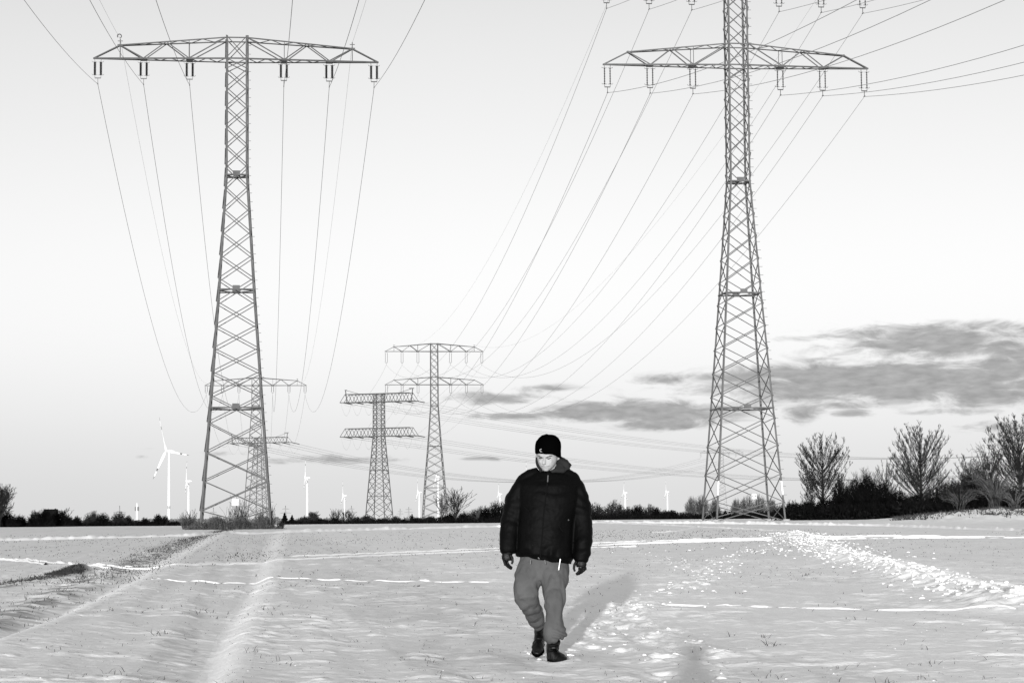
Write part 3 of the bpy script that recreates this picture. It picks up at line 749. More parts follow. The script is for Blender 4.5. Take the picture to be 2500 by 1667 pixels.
# strain pylons (horizontal strings)
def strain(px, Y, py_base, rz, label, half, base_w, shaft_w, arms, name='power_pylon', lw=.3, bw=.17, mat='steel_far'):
    p = at(px, py_base, Y); z0 = float(base_h(p.x, Y)) - .05
    fz = lambda y: zat(y, Y, px, z0)
    root = empty(name, (p.x, Y, z0), label, 'power pylon', 'lattice pylons of the power lines', rz)
    zl_ = fz(arms[-1][0]); zt = fz(arms[0][1])
    prof = [(0, base_w), (zl_, shaft_w), (zt, shaft_w * .95)]
    for sx, sy in CORN:
        mb = MB()
        for a, b in zip(prof[:-1], prof[1:]): mb.beam((sx * a[1], sy * a[1], a[0]), (sx * b[1], sy * b[1], b[0]), lw)
        mb.build('leg', MT[mat], root)
    mb = MB(); z = 0; nodes = [0]
    while z < zt - .5:
        z += max(2.0, halfw(prof, z) * 1.15); nodes.append(min(z, zt))
    for a, b in zip(nodes[:-1], nodes[1:]):
        h0, h1 = halfw(prof, a), halfw(prof, b)
        for i in range(4):
            c, d = CORN[i], CORN[(i + 1) % 4]
            mb.beam((c[0] * h0, c[1] * h0, a), (d[0] * h1, d[1] * h1, b), bw); mb.beam((d[0] * h0, d[1] * h0, a), (c[0] * h1, c[1] * h1, b), bw)
    for zz in (zl_ * .33, zl_ * .62):
        h = halfw(prof, zz)
        for i in range(4):
            c, d = CORN[i], CORN[(i + 1) % 4]; mb.beam((c[0] * h, c[1] * h, zz), (d[0] * h, d[1] * h, zz), bw)
    mb.build('bracing', MT[mat], root)
    out = []
    for k, (yb, yt) in enumerate(arms):
        za, zb = fz(yb), fz(yt); w = shaft_w
        ab = MB()
        for f in (-1, 1):
            ab.beam((-half, f * w, za), (half, f * w, za), lw * 1.1)
            ab.beam((-half * .86, f * w, zb), (half * .86, f * w, zb), lw)
            for s in (-1, 1):
                ab.beam((s * half, f * w, za), (s * half * .86, f * w, zb), bw)
                n = 4; xs = [shaft_w + (half * .86 - shaft_w) * i / n for i in range(n + 1)]
                for i in range(n):
                    ab.beam((s * xs[i], f * w, zb), (s * (xs[i] + xs[i + 1]) / 2, f * w, za), bw); ab.beam((s * (xs[i] + xs[i + 1]) / 2, f * w, za), (s * xs[i + 1], f * w, zb), bw)
        for i in range(13):
            x = -half + 2 * half * i / 12; ab.beam((x, -w, za), (x + (half / 6 if i < 12 else 0), w, za), bw * .9)
        ab.build('crossarm', MT[mat], root)
        if k == 0:
            for s in (-1, 1):
                pk = MB(); pk.beam((s * half * .86, 0, za), (s * half * .9, 0, zb + 1.9), lw); pk.beam((s * half * .9, 0, zb + 1.9), (s * half * .5, 0, zb), bw)
                pk.beam((s * half * .86 - 1, 0, zb + 1.9), (s * half * .9 + .6, 0, zb + 1.9), lw)
                pk.build('earth_wire_peak', MT[mat], root)
        for x in (-.97, -.67, -.36, .36, .67, .97):
            out.append((k, x * half, za))
    return root, out, zt
# T6: behind left of T3, T5: behind the left pylon
T6, out6, zt6 = strain(926, 950, 1282, math.radians(-21), 'distant angle pylon with two deep box crossarms, left of the smaller two-arm pylon', 17.3, 4.6, 1.9, [(981, 961), (1065, 1045)])
T5, out5, zt5 = strain(633, 1000, 1281, math.radians(-22), 'distant angle pylon with one low crossarm just right of the left pylon legs', 15.6, 4.0, 1.6, [(1081, 1068)], lw=.22, bw=.11)
D7 = 1660.0
p7 = at(1764, 1256, D7); z7 = float(base_h(p7.x, D7)) - .05
f7 = lambda y: zat(y, D7, 1764, z7)
prof7 = [(0, 4.2), (f7(1160), 1.5), (f7(1095), 1.3)]
nodes7 = [0] + [f7(y) for y in (1245, 1235, 1225, 1215, 1205, 1195, 1186, 1177, 1168, 1160, 1152, 1144, 1136, 1128, 1120, 1112, 1104, 1097)]
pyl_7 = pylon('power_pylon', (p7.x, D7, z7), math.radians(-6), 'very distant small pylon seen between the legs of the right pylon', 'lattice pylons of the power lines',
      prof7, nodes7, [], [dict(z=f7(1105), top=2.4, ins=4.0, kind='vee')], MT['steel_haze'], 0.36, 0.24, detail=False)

# tiny pylons on the horizon
def tiny(px, py_top, arms, Y, label):
    p = at(px, 1262, Y); z0 = float(base_h(p.x, Y)) - .05
    fz = lambda y: zat(y, Y, px, z0)
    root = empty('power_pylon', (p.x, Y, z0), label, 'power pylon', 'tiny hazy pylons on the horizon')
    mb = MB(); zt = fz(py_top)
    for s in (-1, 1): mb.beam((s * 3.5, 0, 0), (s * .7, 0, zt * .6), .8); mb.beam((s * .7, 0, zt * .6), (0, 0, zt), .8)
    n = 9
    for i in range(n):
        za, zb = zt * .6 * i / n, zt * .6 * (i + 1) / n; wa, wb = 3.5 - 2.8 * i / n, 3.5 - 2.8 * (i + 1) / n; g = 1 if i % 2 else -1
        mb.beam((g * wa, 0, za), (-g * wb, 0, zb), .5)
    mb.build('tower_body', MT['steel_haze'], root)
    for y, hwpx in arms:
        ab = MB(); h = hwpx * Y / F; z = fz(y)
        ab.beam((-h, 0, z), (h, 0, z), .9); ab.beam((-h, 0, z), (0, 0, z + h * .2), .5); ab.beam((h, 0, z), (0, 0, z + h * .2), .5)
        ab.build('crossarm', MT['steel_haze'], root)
    return root
tiny(292, 1234, [(1250, 15)], 4000, 'tiny hazy pylon on the horizon left of the round-topped radio mast')
tiny(521, 1238, [(1250, 8), (1256, 12)], 4000, 'tiny hazy pylon glimpsed between the legs of the big left pylon')
tiny(697, 1234, [(1242, 9), (1252, 14)], 4000, 'tiny hazy pylon standing behind the dark conifer pair')
tiny(858, 1234, [(1242, 8), (1250, 12)], 4200, 'tiny hazy pylon just left of the big angle pylon')
tiny(977, 1241, [(1248, 6), (1254, 9)], 4800, 'fainter of the two tiny pylons between the angle pylon and the small conifer')
tiny(998, 1237, [(1243, 8), (1250, 11)], 4500, 'tiny hazy pylon directly left of the small pointed conifer')

# ------------------------------------------------------------------ conductors
def sagline(a, b, sag, n=48):
    a = Vector(a); b = Vector(b); out = []
    for i in range(n + 1):
        t = i / n; p = a.lerp(b, t); p.z -= 4 * sag * t * (1 - t); out.append(p)
    return out
def loc(root, v):
    c, s = math.cos(root.rotation_euler.z), math.sin(root.rotation_euler.z); l = root.location
    return Vector((l.x + v[0] * c - v[1] * s, l.y + v[0] * s + v[1] * c, l.z + v[2]))
def wire(name, chains, r, mat, label, group):
    pts = []
    for c in chains: pts += c if not pts else c[1:]
    mb = MB(); rr = [r for p in pts]
    mb.tube(pts, rr, 4)
    o = mb.build(name, MT[mat], smooth=True)
    return tag(o, label, 'power cable', group)
ORD = ['outermost left', 'second from left', 'third from left', 'third from right', 'second from right', 'outermost right']
XS = (-15.4, -10.35, -5.25, 5.25, 10.35, 15.4)
# left line
dvL = Vector((50, -454, 0)); sagL = 17.5
o5a = [o for o in out5 if o[0] == 0]
for i, x in enumerate(XS):
    a = loc(pyl_L, (x, 0, armL - 2.9)); b = loc(pyl_4, (x, 0, f4(941) - 2.95)); c = loc(T5, (o5a[i][1], -1, o5a[i][2]))
    n0 = a + dvL * 0.95; n0.z = a.z + 1
    wire('power_cable', [sagline(n0, a, 14.6, 60), sagline(a, b, sagL, 60), sagline(b, c, 7, 24)], 0.026, 'cable',
         ORD[i] + ' of the six conductors hanging from the left pylon', 'conductors of the left power line')
for s in (-1, 1):
    a = loc(pyl_L, (s * 12.95, 0, armL + 2.2)); b = loc(pyl_4, (s * 12.95, 0, f4(941) + 2.2)); n0 = a + dvL * .95; n0.z += 1
    wire('earth_wire', [sagline(n0, a, 11, 50), sagline(a, b, 14, 50)], 0.014, 'earthw', 'thin pale earth wire over the %s end of the left pylon arm' % ('left' if s < 0 else 'right'), 'earth wires')
# right line
dvR = Vector((51, -428, 0)); sagR = 19
for lv, (za, zb3, w6, nm) in enumerate([(armR - 3.35, f3(939) - 3.35, 1, 'lower'), (armR2 - 4.2, f3(858) - 4.35, 0, 'upper')]):
    o6 = [o for o in out6 if o[0] == w6]
    for i, x in enumerate(XS):
        a = loc(pyl_R, (x, 0, za)); b = loc(pyl_3, (x, 0, zb3)); c = loc(T6, (o6[i][1], -2, o6[i][2])); n0 = a + dvR; n0.z = a.z + 1.5
        wire('power_cable', [sagline(n0, a, sagR, 60), sagline(a, b, 18.5, 60), sagline(b, c, 6, 24)], 0.028, 'cable2',
             ORD[i] + ' conductor on the %s arm of the right pylon' % nm, 'conductors of the right power line')
for s in (-1, 1):
    a = loc(pyl_R, (s * 12.95, 0, armR2 + 2.2)); b = loc(pyl_3, (s * 12.95, 0, f3(858) + 2.2)); n0 = a + dvR
    wire('earth_wire', [sagline(n0, a, 14, 50), sagline(a, b, 15, 50)], 0.014, 'earthw', 'faint earth wire above the conductors on the %s side of the right power line' % ('left' if s < 0 else 'right'), 'earth wires')
# T5 -> T7
for i, x in enumerate(XS):
    a = loc(T5, (o5a[i][1], 1.6, o5a[i][2])); b = loc(pyl_7, (x, 0, f7(1105) - 4))
    wire('power_cable', [sagline(a, b, 17.5, 60)], 0.055, 'cable_far', ORD[i] + ' of six sagging cables between the low angle pylon and the smallest pylon', 'low distant cables')
# T6 -> beyond the right edge
T8 = Vector((395, 1500, 0)); dir8 = Vector((T8.x - T6.location.x, T8.y - T6.location.y, 0)).normalized(); side8 = Vector((dir8.y, -dir8.x, 0))
for w6, zz, nm in ((0, 47, 'upper'), (1, 37, 'lower')):
    o6 = [o for o in out6 if o[0] == w6]
    for i, x in enumerate(XS):
        a = loc(T6, (o6[i][1], 2.2, o6[i][2])); b = T8 + side8 * x; b.z = zz
        wire('power_cable', [sagline(a, b, 16, 60)], 0.05, 'cable_far', ORD[i] + ' cable running right from the %s arm of the big angle pylon' % nm, 'distant cables crossing behind the man')
        ins = MB(); d = (sagline(a, b, 16, 60)[1] - a).normalized()
        li = T6.matrix_basis.inverted() if False else None
        c_, s_ = math.cos(-T6.rotation_euler.z), math.sin(-T6.rotation_euler.z)
        la = Vector((o6[i][1], 2.2, o6[i][2])); ld = Vector((d.x * c_ - d.y * s_, d.x * s_ + d.y * c_, d.z))
        ins.beam(la, la + ld * 4.5, .32); ins.build('strain_insulator', MT['porcelain'], T6)
        jl = MB(); jl.tube([la.lerp(Vector((la.x, -2, la.z)), t) + ld * (3.8 * (1 - t)) + Vector((0, 0, -5.2 * 4 * t * (1 - t))) for t in [k / 10 for k in range(11)]], .05, 4)
        jl.build('jumper_cable', MT['cable_far'], T6)
for (k, x, z) in out5:
    ins = MB(); ins.beam((x, 1.6, z), (x + 3.0, 3.5, z - .8), .32); ins.build('strain_insulator', MT['porcelain'], T5)
    jl = MB(); jl.tube([Vector((x + 3.0 * (1 - t), 3.5 - 4.5 * t, z - .8 - 4.0 * 4 * t * (1 - t))) for t in [q / 10 for q in range(11)]], .045, 4); jl.build('jumper_cable', MT['cable_far'], T5)

# ------------------------------------------------------------------ wind turbines
def turbine(px, hub_y, base_y, Y, R_px, phase, fore, label, simple=False, nac=1, tw=2.4):
    p = at(px, base_y, Y); z0 = float(base_h(p.x, Y)) - .5; m = Y / F
    zh = at(px, hub_y, Y).z - z0
    root = empty('wind_turbine', (p.x, Y, z0), label, 'wind turbine', 'white wind turbines along the horizon')
    mb = MB(); r0 = tw * m * 1.12; r1 = tw * m * .72
    mb.tube([Vector((0, 0, 0)), Vector((0, 0, zh))], [r0, r1], 12); mb.build('tower', MT['white'], root, smooth=True)
    if not simple:
        b = MB(); zb = at(px, 1238, Y).z - z0; b.tube([Vector((0, 0, zb - 2)), Vector((0, 0, zb + 2))], r0 * 1.02, 12); b.build('painted_band', MT['turbgrey'], root)
    # rotor axis points left and towards the viewer
    ax = Vector((-math.sqrt(1 - fore * fore), -fore, 0)); ln = R_px * m
    nl = ln * .16
    nb = MB(); c = Vector((0, 0, zh + r1 * .6))
    nb.tube([c + ax * nl * .45, c, c - ax * nl * .55, c - ax * nl * .9], [(r1 * .9, r1 * .9), (r1 * 1.15, r1 * 1.1), (r1 * 1.15, r1 * 1.1), (r1 * .8, r1 * .8)], 8, flat=(0, 0, 1)); nb.build('nacelle', MT['white'], root)
    hb = MB(); hc = c + ax * nl * .62; hb.tube([hc - ax * r1 * .9, hc, hc + ax * r1 * .9, hc + ax * r1 * 1.5], [r1 * .9, r1 * 1.0, r1 * .75, r1 * .1], 8); hb.build('hub', MT['white'], root, smooth=True)
    e1 = Vector((0, 0, 1)); e2 = ax.cross(e1).normalized()
    if e2.x < 0: e2 = -e2
    for k in range(3):
        t = phase + k * 2 * math.pi / 3
        d = e1 * math.cos(t) + e2 * math.sin(t); chord = ax.cross(d).normalized()
        twist = (chord * .55 + ax * .85).normalized()
        bb = MB(); bb.m = 0
        prof = [(0, .035, .035), (.06, .034, .034), (.16, .062, .02), (.28, .055, .014), (.45, .042, .010), (.62, .032, .008), (.72, .027, .007), (.80, .022, .006), (.9, .017, .005), (1.0, .006, .003)]
        pts = [hc + d * (ln * a) - ax * (ln * .03 * a * a) for a, _, _ in prof]
        bands = {(.62, .72): 1, (.8, .9): 0, (.9, 1.0): 1}
        for i in range(len(prof) - 1):
            bb.m = 1 if (prof[i][0], prof[i + 1][0]) in ((.62, .72), (.9, 1.0)) else 0
            bb.tube([pts[i], pts[i + 1]], [(ln * .62 * prof[i][1], ln * .8 * prof[i][2]), (ln * .62 * prof[i + 1][1], ln * .8 * prof[i + 1][2])], 6, cap=(i == len(prof) - 2), flat=twist)
        bb.build('rotor_blade', [MT['white'], MT['band']], root)
turbine(412, 1101, 1276, 3250, 88, math.radians(-21), .72, 'largest white wind turbine, tall tower with dark band near its foot', tw=3.1)
turbine(460, 1175, 1262, 5600, 50, math.radians(-7), .25, 'slim wind turbine just right of the largest turbine, left of the big pylon leg', True)
turbine(750, 1167, 1262, 5600, 47, math.radians(-4), .22, 'wind turbine standing alone right of the left pylon, blade straight up', True)
turbine(841, 1210, 1262, 8000, 37, math.radians(-9), .3, 'small wind turbine left of the angle pylon above bare poplars', True, tw=1.6)
turbine(1024, 1202, 1262, 7600, 37, math.radians(-11), .3, 'wind turbine between the angle pylon and the distant two-crossarm pylon', True, tw=1.9)
turbine(1070, 1164, 1262, 5600, 42, math.radians(-12), .35, 'wind turbine seen behind the legs of the distant two-crossarm pylon', True, tw=2.1)
turbine(1221, 1206, 1262, 8200, 36, math.radians(2), .25, 'small wind turbine above the bushes at the left elbow of the man', True, tw=1.6)
turbine(1290, 1168, 1262, 5800, 44, math.radians(-5), .3, 'wind turbine mostly hidden by the man, only a blade tip above his shoulder', True, tw=1.8)
turbine(1527, 1203, 1262, 8000, 36, math.radians(4), .25, 'wind turbine above the bushes right of the man', True, tw=1.8)
turbine(1630, 1201, 1262, 8000, 30, math.radians(-9), .25, 'rightmost wind turbine, left of the right pylon', True, tw=1.6)

# radio mast
p = at(334, 1276, 2500); z0 = float(base_h(p.x, 2500)) - .5
root = empty('radio_mast', (p.x, 2500, z0), 'short pale radio mast with a ring of dark panel antennas', 'radio mast')
mb = MB(); zt = at(334, 1236, 2500).z - z0
mb.tube([Vector((0, 0, 0)), Vector((0, 0, zt)), Vector((0, 0, zt + 4))], [1.0, .8, .3], 8); mb.build('pole', MT['white'], root)
for k in range(6):
    a = k * math.pi / 3; ab = MB(); c = Vector((2 * math.cos(a), 2 * math.sin(a), zt - 2.5)); ab.beam(c - Vector((0, 0, 2.3)), c + Vector((0, 0, 2.3)), .7); ab.beam(Vector((0, 0, c.z)), c, .3)
    ab.build('antenna', MT['band'], root)

# ------------------------------------------------------------------ vegetation
def segs_obj(name, segs, mat, parent=None, quads=None):
    """segs: list of (p, q, r0, r1); quads: list of (centre, size)"""
    A = np.array([[*s[0], *s[1], s[2], s[3]] for s in segs], dtype=np.float64).reshape(-1, 8)
    p, q, r0, r1 = A[:, :3], A[:, 3:6], A[:, 6:7], A[:, 7:8]
    d = q - p; d /= (np.linalg.norm(d, axis=1, keepdims=True) + 1e-9)
    ref = np.where(np.abs(d[:, 2:3]) < .8, np.array([[0, 0, 1.]]), np.array([[0, 1., 0]]))
    a = np.cross(d, ref); a /= (np.linalg.norm(a, axis=1, keepdims=True) + 1e-9); b = np.cross(a, d)
    ring = []
    for c, r in ((p, r0), (q, r1)):
        for t in (0.5, 0.5 + 2 * math.pi / 3, 0.5 + 4 * math.pi / 3): ring.append(c + (a * math.cos(t) + b * math.sin(t)) * r)
    V = np.stack(ring, 1).reshape(-1, 3); i = np.arange(len(A))[:, None] * 6
    Fq = np.concatenate([i + np.array([[0, 1, 4, 3]]), i + np.array([[1, 2, 5, 4]]), i + np.array([[2, 0, 3, 5]])])
    if quads is not None and len(quads):
        Q = np.array(quads); rs = np.random.RandomState(len(quads)); n = len(Q)
        u = rs.normal(size=(n, 3)); u /= np.linalg.norm(u, axis=1, keepdims=True); w = rs.normal(size=(n, 3)); w = np.cross(u, w); w /= np.linalg.norm(w, axis=1, keepdims=True)
        c = Q[:, :3]; s = Q[:, 3:4]
        vq = np.stack([c - u * s, c + w * s * .45, c + u * s, c - w * s * .45], 1).reshape(-1, 3)
        j = np.arange(n)[:, None] * 4 + len(V)
        V = np.concatenate([V, vq]); Fq = np.concatenate([Fq, j + np.array([[0, 1, 2, 3]])])
    o = np_mesh(name, V, Fq, mat, smooth=False)
    if parent is not None: o.parent = parent
    return o

def grow(r, p, d, L, rad, depth, out, tips, up=0.25, spread=0.6, kids=4, minr=0.01, start=0.25, shrink=0.62):
    n = 4; pts = [p]; rr = rad
    nk = kids
    for i in range(n):
        d = (d + Vector((r.gauss(0, .10), r.gauss(0, .10), up * .35 + r.gauss(0, .05)))).normalized()
        q = pts[-1] + d * (L / n); r2_ = max(minr, rad * (1 - (i + 1) / n * .7))
        out.append((tuple(pts[-1]), tuple(q), rr, r2_)); rr = r2_; pts.append(q)
        if depth > 0:
            f = (i + 1) / n
            if f >= start:
                k = max(1, round(nk / (n * (1 - start) + .5)))
                for _ in range(k):
                    ang = r.uniform(0, 2 * math.pi); e = Vector((math.cos(ang), math.sin(ang), 0)); e = (e - d * e.dot(d))
                    if e.length < .1: continue
                    e.normalize()
                    nd = (d * math.cos(spread) + e * math.sin(spread)).normalized()
                    grow(r, pts[-1], nd, L * shrink * r.uniform(.75, 1.15) * (1.1 - .35 * f), rr * .62, depth - 1, out, tips, up, spread, kids, minr, .2, shrink)
    tips.append(pts[-1])

def big_tree(px, py_base, py_top, half_px, Y, label, seed, buds=True, trunk_frac=.28, mat='twig', lean=0, kids=5, depth=3, dens=1, group='tall bare trees over the right hand thicket', ysc=.8, twig_r=.0135):
    p = at(px, py_base, Y); z0 = gh(p.x, Y) - .1; H = at(px, py_top, Y).z - z0; W = half_px * Y / F
    r = random.Random(seed)
    root = empty('bare_tree', (p.x, Y, z0), label, 'tree', group)
    th = H * trunk_frac; tr = H * .016
    tm = MB(); tm.tube([Vector((0, 0, 0)), Vector((lean * .3, 0, th * .5)), Vector((lean * .6, 0, th)), Vector((lean, 0, th * 1.5)), Vector((lean * 1.1, 0, H * .72))], [tr * 1.4, tr * 1.1, tr, tr * .6, tr * .25], 7)
    tm.build('trunk', MT['bark'], root, smooth=True)
    # crown: shoots aim at points spread through an egg-shaped volume, fanning up from the trunk
    out = []; quads = []
    cz = th + (H - th) * .52; rz = (H - th) * .5
    N = int(100 * dens)
    for i in range(N):
        a = r.uniform(0, 2 * math.pi); ct = r.uniform(-.8, 1) if i % 6 else r.uniform(-1, -.35); st = max(0.05, 1 - ct * ct) ** .3; rr = (r.uniform(.86, 1.03) if i % 3 else r.uniform(.5, .85)) * (1 + .07 * math.sin(3 * a + seed))
        tgt = Vector((W * st * math.cos(a) * rr + lean, W * ysc * st * math.sin(a) * rr, cz + rz * ct * rr))
        s = Vector((lean * .7, 0, max(th * .75, min(H * .6, tgt.z - Vector((tgt.x, tgt.y)).length * r.uniform(.75, 1.35) - .04 * H))))
        n = 7; prev = s; R_ = tr * r.uniform(.16, .34)
        L = (tgt - s).length; ctl = s.lerp(tgt, .45) + Vector((0, 0, -.10 * L)) + Vector((r.gauss(0, .04), r.gauss(0, .04), 0)) * L
        for k in range(1, n + 1):
            t = k / n; q = s * (1 - t) ** 2 + ctl * 2 * t * (1 - t) + tgt * t * t + Vector((r.gauss(0, .006), r.gauss(0, .006), 0)) * L
            r0 = R_ * (1 - .8 * (k - 1) / n); r1_ = max(twig_r, R_ * (1 - .8 * k / n)); out.append((tuple(prev), tuple(q), max(r0, twig_r), r1_))
            if k >= 3:
                d = (q - prev).normalized()
                for _ in range(kids + 2 if k >= 6 else kids if k == 5 else 2):
                    ang = r.uniform(0, 6.28); e = Vector((math.cos(ang), math.sin(ang), .2)); nd = (d * 1.0 + e * r.uniform(.35, .8) + Vector((0, 0, .35))).normalized()
                    l2 = H * r.uniform(.04, .10) * (1.15 - .5 * t); e1 = q + nd * l2 * .5; nd2 = (nd + Vector((r.gauss(0, .12), r.gauss(0, .12), .3))).normalized(); e2 = e1 + nd2 * l2 * .5
                    out.append((tuple(q), tuple(e1), twig_r * 1.15, twig_r)); out.append((tuple(e1), tuple(e2), twig_r, twig_r * .8))
                    for _ in range(2):
                        nd3 = (nd2 + Vector((r.gauss(0, .45), r.gauss(0, .45), .25))).normalized(); b0 = e1.lerp(e2, r.uniform(.1, .9)); e3 = b0 + nd3 * l2 * r.uniform(.25, .5)
                        out.append((tuple(b0), tuple(e3), twig_r * .9, twig_r * .7))
                        if buds and r.random() < .22: quads.append((*e3, r.uniform(.05, .13)))
            prev = q
    segs_obj('crown', out, MT[mat], root, quads)
    return root

def shrub(name, px, py_top, half_px, Y, label, group, seed, mat='dark', dens=1.0, base_py=None, fill=1.0, tall=1.0, cat='shrub', fan=.9, stemr=1.0):
    p = at(px, 1262, Y); z0 = gh(p.x, Y) - .15
    H = at(px, py_top, Y).z - z0; W = half_px * Y / F
    r = random.Random(seed); out = []; quads = []
    tr = 0.045 * Y / 430 * stemr
    N = int(60 * dens)
    for i in range(N):
        a = r.uniform(0, 6.28); rad = math.sqrt(r.random())
        bx, by = W * .35 * rad * math.cos(a), W * .3 * rad * math.sin(a)
        a2 = a + r.gauss(0, .5); rr = r.random() ** .5
        x2, y2 = W * rr * math.cos(a2) * fan / .9, W * .7 * rr * math.sin(a2)
        top = H * (1 - .75 * rr ** 2.6) * r.uniform(.72, 1.03) * tall
        s = Vector((bx, by, 0)); t_ = Vector((x2, y2, top)); c = s.lerp(t_, .5) + Vector((-.1 * x2, 0, .12 * H)); prev = s; n = 5
        for k in range(1, n + 1):
            t = k / n; q = s * (1 - t) ** 2 + c * 2 * t * (1 - t) + t_ * t * t + Vector((r.gauss(0, .012) * H, r.gauss(0, .012) * H, 0))
            out.append((tuple(prev), tuple(q), tr * (1.25 - t * .7), tr * (1.1 - t * .7)))
            if k > 1:
                for _ in range(4):
                    d = (q - prev).normalized(); e = Vector((r.gauss(0, .6), r.gauss(0, .6), r.uniform(0, .8))); nd = (d + e).normalized(); l = H * r.uniform(.06, .17)
                    m_ = q + nd * l; out.append((tuple(q), tuple(m_), tr * .45, tr * .3))
                    out.append((tuple(q.lerp(m_, .5)), tuple(q.lerp(m_, .5) + (nd + Vector((r.gauss(0, .6), r.gauss(0, .6), .3))).normalized() * l * .6), tr * .35, tr * .28))
            prev = q
    nq = int(700 * fill)
    for i in range(nq):
        a = r.uniform(0, 6.28); rr = r.random() ** .5; x, y = W * rr * math.cos(a) * .92, W * .65 * rr * math.sin(a)
        # two shells of density so clumps and gaps appear
        g = .5 + .5 * math.sin(x / W * 5 + seed) * math.cos(y / W * 6 + seed * 1.7)
        zt = H * (1 - .8 * rr ** 2.4) * (.84 + .14 * g)
        quads.append((x, y, zt * r.random() ** .6, .06 * min(W, H) * r.uniform(.5, 1.3)))
    o = segs_obj(name, out, MT[mat], None, quads)
    o.location = (p.x, Y, z0)
    return tag(o, label, cat, group)

# right-hand thicket ------------------------------------------------------
big_tree(2010, 1262, 1063, 62, 288, 'bare tree hung with dark seed clusters, nearest to the right pylon', 21, True, .30, kids=5, dens=1.1)
big_tree(2250, 1262, 1043, 76, 292, 'dense fan-shaped bare tree in the middle of the thicket', 22, False, .26, kids=6, dens=1.35)
big_tree(2492, 1258, 1020, 82, 262, 'largest bare tree, cut by the right edge of the frame', 23, True, .30, kids=6, dens=1.5)
big_tree(2368, 1258, 1112, 40, 275, 'straggly pale tree between the fan-shaped tree and the one at the right edge', 24, False, .2, mat='twig', kids=2, dens=.8)
big_tree(2420, 1258, 1105, 36, 262, 'loose bare tree left of the largest one', 25, False, .2, mat='twig', kids=3, dens=.8)
big_tree(2165, 1262, 1125, 30, 300, 'light twiggy sapling between the seed-hung tree and the fan-shaped tree', 26, False, .15, mat='twig_pale', kids=2, dens=.6)
big_tree(2052, 1262, 1150, 26, 300, 'slender sapling close against the seed-hung tree', 27, False, .35, mat='twig', kids=2, dens=.5)
big_tree(1978, 1262, 1165, 24, 300, 'slender sapling left of the seed-hung tree trunk', 28, False, .35, mat='twig_pale', kids=2, dens=.4)
HG = 'dark shrubs of the right hand thicket'
hedge = [(1935, 1224, 34), (1975, 1219, 34), (2015, 1213, 36), (2052, 1182, 34), (2092, 1162, 40), (2120, 1155, 42), (2155, 1172, 40), (2192, 1192, 42), (2235, 1205, 44), (2280, 1190, 44), (2325, 1180, 46), (2368, 1165, 46), (2410, 1178, 46), (2452, 1190, 46), (2496, 1200, 50), (2545, 1190, 50)]
where = ['low black shrub right beside the right pylon leg', 'low black shrub left of the seed-hung tree', 'black shrub around the foot of the seed-hung tree', 'rounded shrub just right of the seed-hung tree', 'tall black shrub, left half of the dark hump', 'tallest black shrub, forming the top of the dark hump',
         'black shrub sloping down right of the dark hump', 'black shrub left of the fan-shaped tree trunk', 'black shrub at the foot of the fan-shaped tree', 'dark shrub right of the fan-shaped tree trunk', 'brownish shrub under the straggly pale tree', 'tall tangled shrub right of the straggly pale tree',
         'tangled shrub on the snow bank left of the largest tree', 'shrub at the left foot of the largest tree', 'shrub around the trunk of the largest tree', 'shrub cut by the right edge of the frame']
for i, ((px, pt, hw), wl) in enumerate(zip(hedge, where)):
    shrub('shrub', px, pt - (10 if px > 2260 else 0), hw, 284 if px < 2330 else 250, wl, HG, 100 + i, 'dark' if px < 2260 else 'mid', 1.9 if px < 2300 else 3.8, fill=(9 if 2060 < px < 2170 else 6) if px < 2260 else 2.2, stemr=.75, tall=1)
# continuous undergrowth in front of the shrubs, nobody could count it
S_ = []; Qd = []
r3 = random.Random(9)
for _ in range(6500):
    px = r3.uniform(1905, 2560); Y = r3.uniform(268, 300) if px < 2200 else r3.uniform(232, 285)
    p = at(px, 1262, Y); z0 = gh(p.x, Y) - .1
    hh = r3.uniform(.5, 2.3) if px < 2260 else r3.uniform(.3, 1.7)
    dx = r3.gauss(0, .3) * hh
    q = (p.x + dx, Y + r3.gauss(0, .2), z0 + hh)
    S_.append(((p.x, Y, z0), q, .03, .015))
    if px < 2300 or r3.random() < .35:
        for _ in range(2): Qd.append((p.x + r3.gauss(0, .4), Y + r3.gauss(0, .4), z0 + r3.uniform(0, hh * .85), r3.uniform(.12, .32)))
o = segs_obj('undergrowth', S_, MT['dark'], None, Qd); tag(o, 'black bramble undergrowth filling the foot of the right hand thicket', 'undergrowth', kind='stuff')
# arching willow-like canes
def canes(px, py_top, half, Y, n, label, seed, mat='reed', name='cane_shrub', base_half=6):
    p = at(px, 1262, Y); z0 = gh(p.x, Y) - .1; H = at(px, py_top, Y).z - z0; W = half * Y / F; r = random.Random(seed); out = []
    for i in range(n):
        s = Vector((r.gauss(0, base_half * Y / F), r.gauss(0, .5), 0)); sd = -1 if r.random() < .6 else 1
        x2 = sd * W * r.uniform(.15, 1); hh = H * r.uniform(.5, 1.02); t_ = Vector((x2, r.gauss(0, W * .4), hh * r.uniform(.78, 1))); c = Vector((x2 * .35, t_.y * .3, hh * 1.12)); prev = s
        for k in range(1, 11):
            t = k / 10; q = s * (1 - t) ** 2 + c * 2 * t * (1 - t) + t_ * t * t
            out.append((tuple(prev), tuple(q), .035 * (1.1 - t * .7), .035 * (1.05 - t * .7)))
            if k > 4 and r.random() < .5: out.append((tuple(q), tuple(q + Vector((sd * r.uniform(0, .6), r.gauss(0, .3), r.uniform(-.1, .7)))), .014, .01))
            prev = q
    o = segs_obj(name, out, MT[mat]); o.location = (p.x, Y, z0)
    return tag(o, label, 'shrub', 'arching cane shrubs')
canes(2412, 1082, 62, 240, 60, 'tall arching bare canes leaning left over the thicket', 31, 'twig')
canes(2430, 1150, 70, 232, 70, 'spray of pale canes rising from the snow bank', 32)
